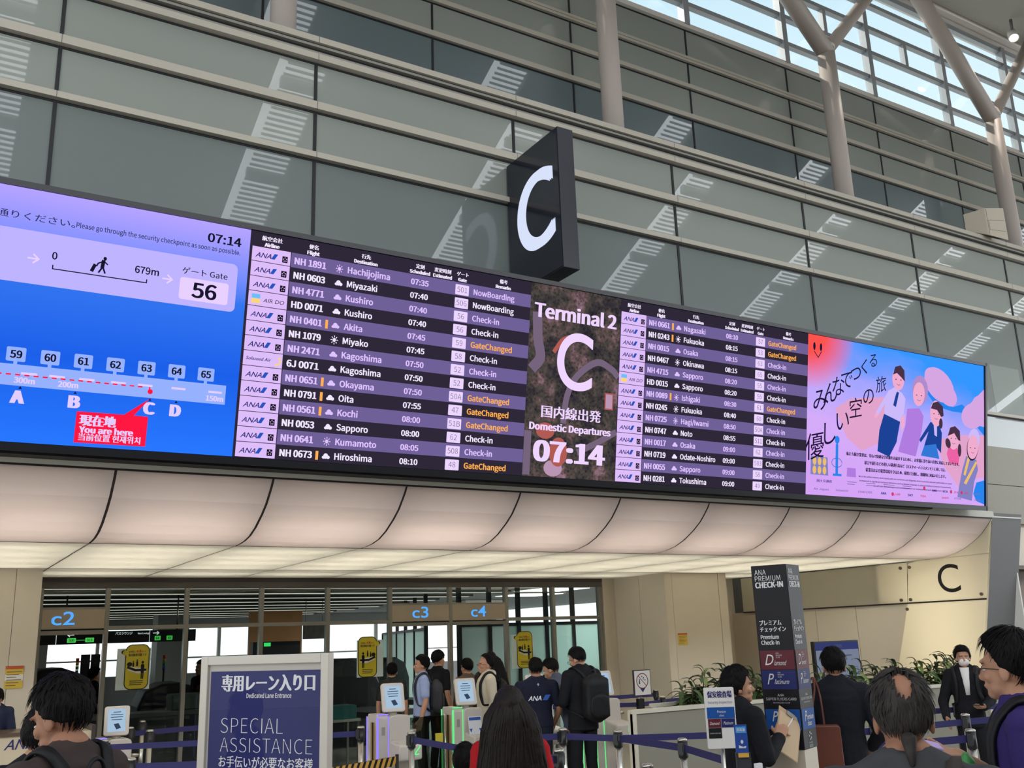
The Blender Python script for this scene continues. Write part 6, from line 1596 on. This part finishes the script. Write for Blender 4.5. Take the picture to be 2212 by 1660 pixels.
def backpack(label, owner, U, s, m, w=.15, h=.22, d=.075, zc=1.18, off=0.115, xo=0.0, pocket=True, top_handle=True, sq=.5):
    """worn on the owner's back, built in the owner's coordinates, standing in the scene as a thing of its own"""
    t = thing('backpack', label, 'backpack', owner.location, owner.rotation_euler.z)
    b = MB(); n = 24
    rows = []
    for j in range(9):
        u = j / 8 * 2 - 1; k = (1 - abs(u) ** (5 if sq > .4 else 14)) ** .5 if abs(u) < 1 else .25
        k = max(k, .3); z = zc + h * u
        rows.append([U(V((xo + w * k * (abs(math.cos(a)) ** sq) * (1 if math.cos(a) > 0 else -1), off + d + d * (.75 + .25 * k) * (abs(math.sin(a)) ** .6) * (1 if math.sin(a) > 0 else -1) * k, z))) for a in [2 * PI * i / n + .001 for i in range(n)]])
    b.rings(rows); part(b, 'bag_body', m, t, smooth=True)
    if pocket:
        b = MB(); rows = []
        for j in range(7):
            u = j / 6 * 2 - 1; k = max((1 - abs(u) ** 5) ** .5 if abs(u) < 1 else .3, .3); z = zc - h * .32 + h * .5 * u
            rows.append([U(V((xo + w * .8 * k * (abs(math.cos(a)) ** .5) * (1 if math.cos(a) > 0 else -1), off + 2.0 * d + .018 * (abs(math.sin(a)) ** .6) * (1 if math.sin(a) > 0 else -1), z))) for a in [2 * PI * i / n + .001 for i in range(n)]])
        b.rings(rows); part(b, 'pocket', m, t, smooth=True)
    for sd in (1, -1):
        b = MB(); pts = [U(q) for q in ((xo + sd * .075, off + .02, zc + h * .8), (xo * .5 + sd * .105, .095, 1.425), (sd * .118, .02, 1.452), (sd * .120, -.07, 1.40), (sd * .125, -.128, 1.27), (sd * .15, -.10, 1.08), (xo * .5 + sd * .165, .04, zc - h * .55), (xo + sd * .12, off + .03, zc - h * .8))]
        pts = [V(p) for p in curve3(pts)]
        bv = SURF[owner.name]; sn = []
        for i, p in enumerate(pts):
            loc, nor, _, dist = bv.find_nearest(p)
            kk = min(1, i / 4, (len(pts) - 1 - i) / 4); sn.append(p.lerp(loc + nor * .008, kk) if dist < .2 else p)
        pts = [sn[0]] + [(sn[i - 1] + sn[i] * 2 + sn[i + 1]) / 4 for i in range(1, len(sn) - 1)] + [sn[-1]]
        ribbon(b, pts, .042 * s, .012 * s, V(U((sd * .05, .02, 1.28)))); part(b, 'strap', m, t)
    if top_handle:
        b = MB(); b.path([U((xo + .035 * math.cos(a), off + .04, zc + h * .97 + .045 * math.sin(a))) for a in [PI * i / 8 for i in range(9)]], .008 * s, 6); part(b, 'handle', m, t)
    return t
def ribbon(mb, pts, w, th, axis):
    rows = []
    for i, p in enumerate(pts):
        t = (pts[min(i + 1, len(pts) - 1)] - pts[max(i - 1, 0)]).normalized(); o = p - axis; o = o - t * o.dot(t)
        if o.length < 1e-4: o = t.orthogonal()
        o.normalize(); sd = t.cross(o) * (w / 2)
        rows.append([p - sd, p + sd, p + sd + o * th, p - sd + o * th])
    mb.rings(rows)
def curve3(P, n=6):
    out = []; Q = [P[0]] + list(P) + [P[-1]]
    for i in range(1, len(Q) - 2):
        for k in range(n):
            t = k / n
            out.append(0.5 * (2 * Q[i] + (Q[i + 1] - Q[i - 1]) * t + (2 * Q[i - 1] - 5 * Q[i] + 4 * Q[i + 1] - Q[i + 2]) * t * t + (3 * Q[i] - Q[i - 1] - 3 * Q[i + 1] + Q[i + 2]) * t ** 3))
    return out + [P[-1]]
def on_back(root, U, name, m, draw, z0, y0):
    """print on the back of a garment: draw(mb, frame) in the wearer's coordinates"""
    f = Frame(V(U((0, y0, z0))), V((-1, 0, 0)), V(U((0, y0, z0 + .1))) - V(U((0, y0, z0))))
    mb = MB(); draw(mb, f); return part(mb, name, m, root)
def plane_mark(mb, f, u, v, k):
    fill(mb, f, [(u, v + .022 * k), (u - .004 * k, v - .02 * k), (u + .004 * k, v - .02 * k)], .002)
    fill(mb, f, [(u - .022 * k, v - .006 * k), (u, v + .010 * k), (u + .022 * k, v - .006 * k), (u, v)], .0024)
    fill(mb, f, [(u - .009 * k, v - .022 * k), (u, v - .013 * k), (u + .009 * k, v - .022 * k)], .0028)

C_black = cloth('black_cloth', (26, 26, 30)); C_bag = mat('black_bag_cloth', (20, 20, 23), .6, 0, .3, .1, 20, .2)
# 1 man with brown shirt, lower left
r, U_, H_, s_ = person('person in a dark brown shirt with black backpack at the lower left', (0.56, 4.06, 0), face_to(-.55, .83), 1.79, 'shirt', cloth('dark_brown_shirt', (64, 54, 52)), cloth('dark_trousers', (40, 40, 46)),
    skin=SKIN2, yaw=.14, nod=.32, seed=2, voxel=.007, thick=.20, wide=1.05, locks=700)
backpack('black backpack on the person in the dark brown shirt', r, U_, s_, C_bag, .16, .23, .08, 1.16, .11)
# 2 staff with plane mark
r, U_, H_, s_ = person('person in a black polo with a small white plane mark at lower left', (0.63, 5.42, 0), face_to(.25, .97), 1.62, 'shirt', C_black, skin=SKIN, hair='bob', female=True, seed=3, nod=.15)
on_back(r, U_, 'plane_mark', mat('white_print', (226, 226, 230), .5), lambda mb, f: plane_mark(mb, f, 0, 0, 1.1), 1.385, .125)
# 3 counter staff
r, U_, H_, s_ = person('person in a navy uniform with a blue scarf bending over the left counter', (1.00, 13.06, 0), face_to(.0, -1), 1.60, 'shirt', cloth('navy_uniform', (44, 50, 74)), female=True, hair='bun', lean=.42, nod=.35, seed=4,
    arms={1: dict(el=(.22, -.06, 1.12), wr=(.10, -.20, 1.02)), -1: dict(el=(-.22, -.06, 1.12), wr=(-.10, -.20, 1.02))}, sleeves='long')
mb = MB(); ell(mb, (0, -.055, 1.43), (.055, .04, .03), U_); part(mb, 'scarf', mat('blue_scarf', (70, 110, 170), .6), r, smooth=True)
# 4 woman with long hair and red top
r, U_, H_, s_ = person('person with long straight brown hair and a red top, seen from behind', (2.695, 4.48, 0), face_to(.45, .9), 1.635, 'tee', cloth('red_top', (170, 26, 32)), cloth('blue_jeans', (50, 58, 84)), female=True, hair='straight', hair_mat=HAIRBR, thick=.07, seed=5, voxel=.008, wide=.92)
# 5 child
person('small person with black hair, only the head showing beside the long-haired person', (2.75, 5.06, 0), face_to(.4, .9), 1.315, 'tee', cloth('grey_childs_top', (96, 92, 96)), hair='bob', thick=.14, seed=6)
# 6 staff man
NAVYP = cloth('navy_polo', (28, 32, 48))
r, U_, H_, s_ = person('person in a navy polo with airline lettering across the back', (6.44, 10.07, 0), face_to(.38, .92), 1.645, 'shirt', NAVYP, cloth('navy_trousers', (30, 32, 44)), skin=SKIN2, wide=1.14, nod=.12, thick=.10, seed=7,
    arms={-1: dict(el=(-.27, .02, 1.10), wr=(-.24, -.17, .93))})
def ana_back(mb, f):
    text(mb, f, 'ANA', -.125, -.03, .05, .155, 'L', .02, .002, None, .3)
wm = mat('white_print', (226, 226, 230), .5)
on_back(r, U_, 'lettering', wm, ana_back, 1.24, .135); on_back(r, U_, 'blue_bar', mat('blue_print', (40, 84, 160), .5), lambda mb, f: fill(mb, f, [(.04, -.03), (.10, -.03), (.14, .03), (.08, .03)], .002), 1.24, .135)
on_back(r, U_, 'plane_mark', wm, lambda mb, f: plane_mark(mb, f, 0, 0, .8), 1.395, .125)
# 7 suited man with backpack
r, U_, H_, s_ = person('person in a black suit with glasses, bowed head and square backpack', (6.88, 9.78, 0), face_to(.05, 1.0), 1.76, 'jacket', C_black, cloth('black_suit_trousers', (24, 24, 28)), skin=SKIN, nod=.38, yaw=.45, seed=8, sleeves='long', glasses=True,
    arms={1: dict(el=(.25, .0, 1.10), wr=(.16, -.22, 1.10)), -1: dict(el=(-.25, .0, 1.10), wr=(-.14, -.22, 1.08))})
backpack('square black backpack on the person in the black suit', r, U_, s_, C_bag, .15, .26, .085, 1.14, .12, -.05, sq=.3)
# 8 leaning person behind
r, U_, H_, s_ = person('person in a grey jacket leaning over, half hidden by the person in the black suit', (7.05, 10.22, 0), face_to(-.6, .8), 1.68, 'jacket', cloth('grey_blue_jacket', (86, 92, 108)), seed=9, lean=.45, sleeves='long')
t = thing('shoulder_bag', 'black shoulder bag with white piping between the staff man and the person in the suit', 'bag', (6.72, 10.38, 1.13), .5)
mb = MB(); mb.prism(rrect(-.13, -.12, .13, .14, .05), Frame((0, 0, 0), (1, 0, 0), (0, 0, 1)), -.05, .05); part(mb, 'bag_body', C_bag, t, .015)
mb = MB(); mb.path([(x, -.056, z) for x, z in rrect(-.12, -.11, .12, .10, .05)], .004, 6); part(mb, 'piping', wm, t)
mb = MB(); mb.path([(-.12, 0, .12), (-.05, -.01, .26), (.05, .0, .30), (.12, 0, .12)], .012, 6); part(mb, 'strap', C_bag, t)
# 9 hooded man
r, U_, H_, s_ = person('person in a cream hooded top with glasses, facing left', (6.65, 11.62, 0), face_to(-.95, .25), 1.685, 'jacket', cloth('cream_hoodie', (196, 186, 168), .9, .05), cloth('grey_trousers', (80, 78, 80)), hair='receding', glasses=True, seed=10, sleeves='long', extra='hood')
backpack('black backpack on the person in the cream hooded top', r, U_, s_, C_bag, .14, .2, .07, 1.18, .14)
# 10-14 people queueing at the doorway
person('person with long dark hair behind the person in the cream hooded top', (7.15, 12.35, 0), face_to(.3, .95), 1.70, 'jacket', cloth('dark_brown_coat', (44, 36, 36)), female=True, hair='long', seed=11, sleeves='long')
person('person in a brown top left of the person in the cream hooded top', (7.12, 13.0, 0), face_to(-.2, .97), 1.615, 'shirt', cloth('brown_top', (92, 74, 62)), hair='short', seed=12, sleeves='long')
r, U_, H_, s_ = person('person in a black cap and black t-shirt facing right in the doorway', (6.98, 13.62, 0), face_to(.95, .2), 1.74, 'tee', C_black, hair='short', seed=13)
mb = MB(); ell(mb, (0, .01, 1.655), (.088, .106, .075), H_, 20, 12); part(mb, 'cap', C_black, r, smooth=True)
mb = MB(); mb.rings([[H_((.075 * math.cos(a) * k, -.06 - .10 * k * max(0, math.sin(a)), 1.665 - .012 * k)) for a in [PI * i / 12 for i in range(13)]] for k in (.2, .6, 1.0)], cap=False); part(mb, 'brim', C_black, r)
r, U_, H_, s_ = person('person in a pale blue shirt with a grey backpack facing left before the doorway', (6.24, 12.70, 0), face_to(-.92, .35), 1.69, 'shirt', cloth('pale_blue_shirt', (150, 164, 200), .9, .05), cloth('black_trousers', (30, 30, 34)), skin=SKIN, seed=14, thick=.18)
backpack('dark grey backpack on the person in the pale blue shirt', r, U_, s_, mat('charcoal_bag_cloth', (54, 54, 58), .7, 0, .2, .1, 20, .2), .15, .23, .09, 1.14, .11)
person('person in a dark patterned shirt left of the person in the pale blue shirt', (6.28, 13.75, 0), face_to(.5, .8), 1.585, 'shirt', mat('dark_floral_cloth', (44, 44, 42), .8, 0, .2, .9, 22), female=True, hair='short', seed=15)
# 15 staff woman with clipboard
r, U_, H_, s_ = person('person in a black suit holding a clipboard, in profile beside the black pillar', (4.80, 5.02, 0), face_to(.93, -.12), 1.64, 'jacket', C_black, female=True, hair='bun', thick=.14, seed=16, yaw=-.32, voxel=.007, sleeves='long',
    arms={1: dict(el=(.20, -.03, 1.12), wr=(.03, -.23, 1.19), hd=(-.30, -.5, .35), pn=(-.4, -.6, -.6), curl=.7), -1: dict(el=(-.22, -.02, 1.12), wr=(-.10, -.23, 1.22), hd=(.25, -.45, .55), pn=(.6, -.2, -.5), curl=.9)})
t = thing('clipboard', 'tan clipboard with papers held by the person in profile beside the pillar', 'clipboard', r.location, r.rotation_euler.z)
fc = Frame(V((-.05, -.345, 1.235)) * s_, (0.10, -.84, -.50), (0.28, -.45, .85))
mb = MB(); mb.prism(rect(-.11, -.15, .11, .15), fc, 0, .004); part(mb, 'board', mat('tan_board', (190, 160, 124), .6), t)
mb = MB(); mb.prism(rect(-.10, -.145, .10, .12), fc, .0042, .006); part(mb, 'paper', mat('tan_form', (204, 176, 142), .6), t)
mb = MB(); mb.prism(rect(-.04, .12, .04, .148), fc, .0042, .014); part(mb, 'clip', M_steel, t)
t = thing('pen', 'white pen in the hand above the clipboard', 'pen', r.location, r.rotation_euler.z)
mb = MB(); mb.tube(V((-.07, -.315, 1.262)) * s_, V((-.05, -.40, 1.335)) * s_, .0045); part(mb, 'barrel', wm, t)
t = thing('name_badge', 'pale blue badge card hanging in front of the clipboard holder', 'badge', r.location, r.rotation_euler.z)
mb = MB(); mb.box(-.035 * s_, .035 * s_, -.150 * s_, -.146 * s_, .96 * s_, 1.06 * s_); part(mb, 'card', mat('pale_blue_card', (120, 160, 210), .4), t)
mb = MB(); mb.path([V(p) * s_ for p in ((0, -.148, 1.06), (.05, -.140, 1.22), (.075, -.12, 1.38), (.07, -.02, 1.47))], .004, 6); mb.path([V(p) * s_ for p in ((0, -.148, 1.06), (-.05, -.140, 1.22), (-.075, -.12, 1.38), (-.07, -.02, 1.47))], .004, 6); part(mb, 'lanyard', C_black, t)
# 16 suited man with tote bag
r, U_, H_, s_ = person('person in a dark suit with a brown tote bag, seen from behind', (6.10, 5.33, 0), face_to(.62, .78), 1.72, 'jacket', cloth('navy_black_suit', (28, 29, 36)), cloth('black_suit_trousers', (24, 24, 28)), skin=SKIN, thick=.14, seed=17, voxel=.008, sleeves='long', nod=.10,
    arms={1: dict(el=(.27, .03, 1.10), wr=(.20, -.14, 1.02)), -1: dict(el=(-.28, .05, 1.10), wr=(-.23, -.12, .98))})
t = thing('tote_bag', 'reddish brown leather tote bag hanging from the shoulder of the person in the dark suit', 'bag', r.location, r.rotation_euler.z)
M_tote = mat('brown_leather', (104, 56, 42), .5, 0, .4, .15, 10, .15)
mb = MB(); mb.prism([(-.15, -.36), (.15, -.36), (.155, -.02), (.145, .0), (-.145, .0), (-.155, -.02)], Frame(V((.20, .215, 1.17)) * s_, (-1, 0.12, 0), (0.02, 0, 1)), -.05, .05); part(mb, 'bag_body', M_tote, t, .012)
mb = MB()
for dx in (-.05, .06): mb.path(curve3([V(p) * s_ for p in ((.20 + dx, .21, 1.15), (.17 + dx * .4, .16, 1.36), (.155, .02, 1.475), (.17 - dx * .2, -.02, 1.46), (.20, .12, 1.3))]), .007, 6)
part(mb, 'handle', M_tote, t)
# 17 balding man
r, U_, H_, s_ = person('balding person in a grey shirt seen from behind at the lower right', (2.585, 2.02, 0), face_to(.72, .70), 1.735, 'shirt', cloth('charcoal_grey_shirt', (68, 68, 70), .9, .08), cloth('dark_trousers', (40, 40, 46)), skin=SKIN2, hair='patch', hair_mat=HAIRG, thick=.10, seed=18, nod=.12, voxel=.007, wide=1.16, locks=900)
t = thing('shoulder_strap', 'dark bag strap with a metal buckle over the right shoulder of the balding person', 'strap', r.location, r.rotation_euler.z)
mb = MB(); q = [U_(p) for p in ((-.12, -.11, 1.36), (-.12, .0, 1.455), (-.11, .075, 1.44), (-.10, .128, 1.36), (-.07, .14, 1.24), (-.02, .135, 1.08))]
pts = curve3(q, 8); rows = []
for i, p in enumerate(pts):
    rows.append([p + V((-.022, 0, 0)), p + V((.022, 0, 0)), p + V((.022, .004, .003)), p + V((-.022, .004, .003))])
mb.rings(rows); part(mb, 'webbing', mat('brown_webbing', (56, 46, 42), .8), t)
mb = MB(); c = U_((-.105, .112, 1.405)); f = Frame(c, V((-1, 0, 0)), V((0, -.8, .6)))
for rr_ in (rect(-.03, -.018, .03, -.010), rect(-.03, .010, .03, .018), rect(-.03, -.018, -.022, .018), rect(.022, -.018, .03, .018)): mb.prism(rr_, f, .002, .01)
part(mb, 'buckle', M_steel, t)
# 18 masked woman
r, U_, H_, s_ = person('person in a black jacket with a white face mask walking behind the belts at right', (10.12, 7.02, 0), face_to(-.80, -.60), 1.625, 'jacket', C_black, cloth('black_trousers', (30, 30, 34)), female=True, hair='bob', thick=.14, seed=19, sleeves='long', stride=.6, mask='white', yaw=.12,
    arms={1: dict(el=(.24, .02, 1.10), wr=(.14, -.20, 1.03), hd=(-.4, -.6, .05), pn=(-.2, 0, 1)), -1: dict(el=(-.27, -.02, 1.08), wr=(-.26, -.22, .92))})
mb = MB(); loft(mb, [(1.16, .022, .015, -.122), (1.30, .034, .02, -.122), (1.40, .045, .024, -.085), (1.46, .05, .03, -.045)], U_); part(mb, 'white_top', mat('white_cotton', (222, 220, 216), .8), r, smooth=True)
t = thing('phone', 'dark phone in the hand of the masked person', 'phone', r.location, r.rotation_euler.z)
mb = MB(); c = U_((.06, -.285, 1.065)); mb.box(c.x - .035, c.x + .035, c.y - .07, c.y + .07, c.z - .004, c.z + .005); part(mb, 'case', M_blackp, t, .002)
backpack('black backpack on the masked person', r, U_, s_, C_bag, .13, .2, .07, 1.16, .13)
# 19 man in purple
r, U_, H_, s_ = person('person in a purple t-shirt with glasses holding a phone, close at the right edge', (3.735, 2.39, 0), face_to(-.55, .83), 1.835, 'tee', cloth('purple_t_shirt', (54, 42, 98), .9, .06), cloth('dark_trousers', (40, 40, 46)), skin=SKIN, thick=.15, seed=20, voxel=.007, glasses=True, yaw=-.42, nod=.05, wide=1.06, locks=800,
    arms={1: dict(el=(.26, .02, 1.10), wr=(.24, -.08, .86)), -1: dict(el=(-.24, -.06, 1.12), wr=(-.13, -.22, 1.25), hd=(.45, -.75, .10), pn=(.3, .1, .9), curl=.55)})
t = thing('phone', 'lilac phone held out by the person in purple', 'phone', r.location, r.rotation_euler.z)
c = U_((-.055, -.335, 1.30)); Mp = Matrix.Translation(c) @ Matrix.Rotation(.35, 4, 'Z') @ Matrix.Rotation(-.25, 4, 'X') @ Matrix.Rotation(.25, 4, 'Y')
mb = MB(); mb.box(-.037, .037, -.078, .078, -.004, .004, Mp); part(mb, 'case', mat('lilac_case', (170, 150, 205), .4), t, .003)
mb = MB(); mb.box(-.033, .033, -.072, .072, .0041, .0046, Mp); part(mb, 'screen', emit('phone_screen', (190, 172, 224), .7), t)
backpack('black backpack on the person in purple', r, U_, s_, C_bag, .16, .24, .08, 1.16, .11)
t = thing('drink_pouch', 'green pouch held below the lilac phone by the person in purple', 'pouch', r.location, r.rotation_euler.z)
mb = MB(); c = U_((-.07, -.19, 1.19)); loft(mb, [(-.09, .03, .03, 0), (-.05, .055, .035, 0), (.05, .05, .032, 0), (.08, .04, .01, 0)], lambda p: V(p) + V(c)); part(mb, 'pack', mat('green_pack', (70, 140, 74), .5, 0, .4, .6, 10), t, smooth=True)
# dim staff inside the security hall
person('dim person standing inside the security hall left of the blue poster stand', (4.42, 17.4, 0), face_to(-.8, -.3), 1.70, 'shirt', C_black, seed=21, voxel=.014)
person('dim person at the scanner behind the left glass post', (2.72, 17.2, 0), face_to(.8, .3), 1.66, 'shirt', C_black, seed=22, voxel=.014)
person('dim person behind the glass right of the inspection desk', (5.05, 16.6, 0), face_to(-.3, -.9), 1.62, 'shirt', cloth('grey_shirt', (90, 90, 92)), seed=23, voxel=.014)
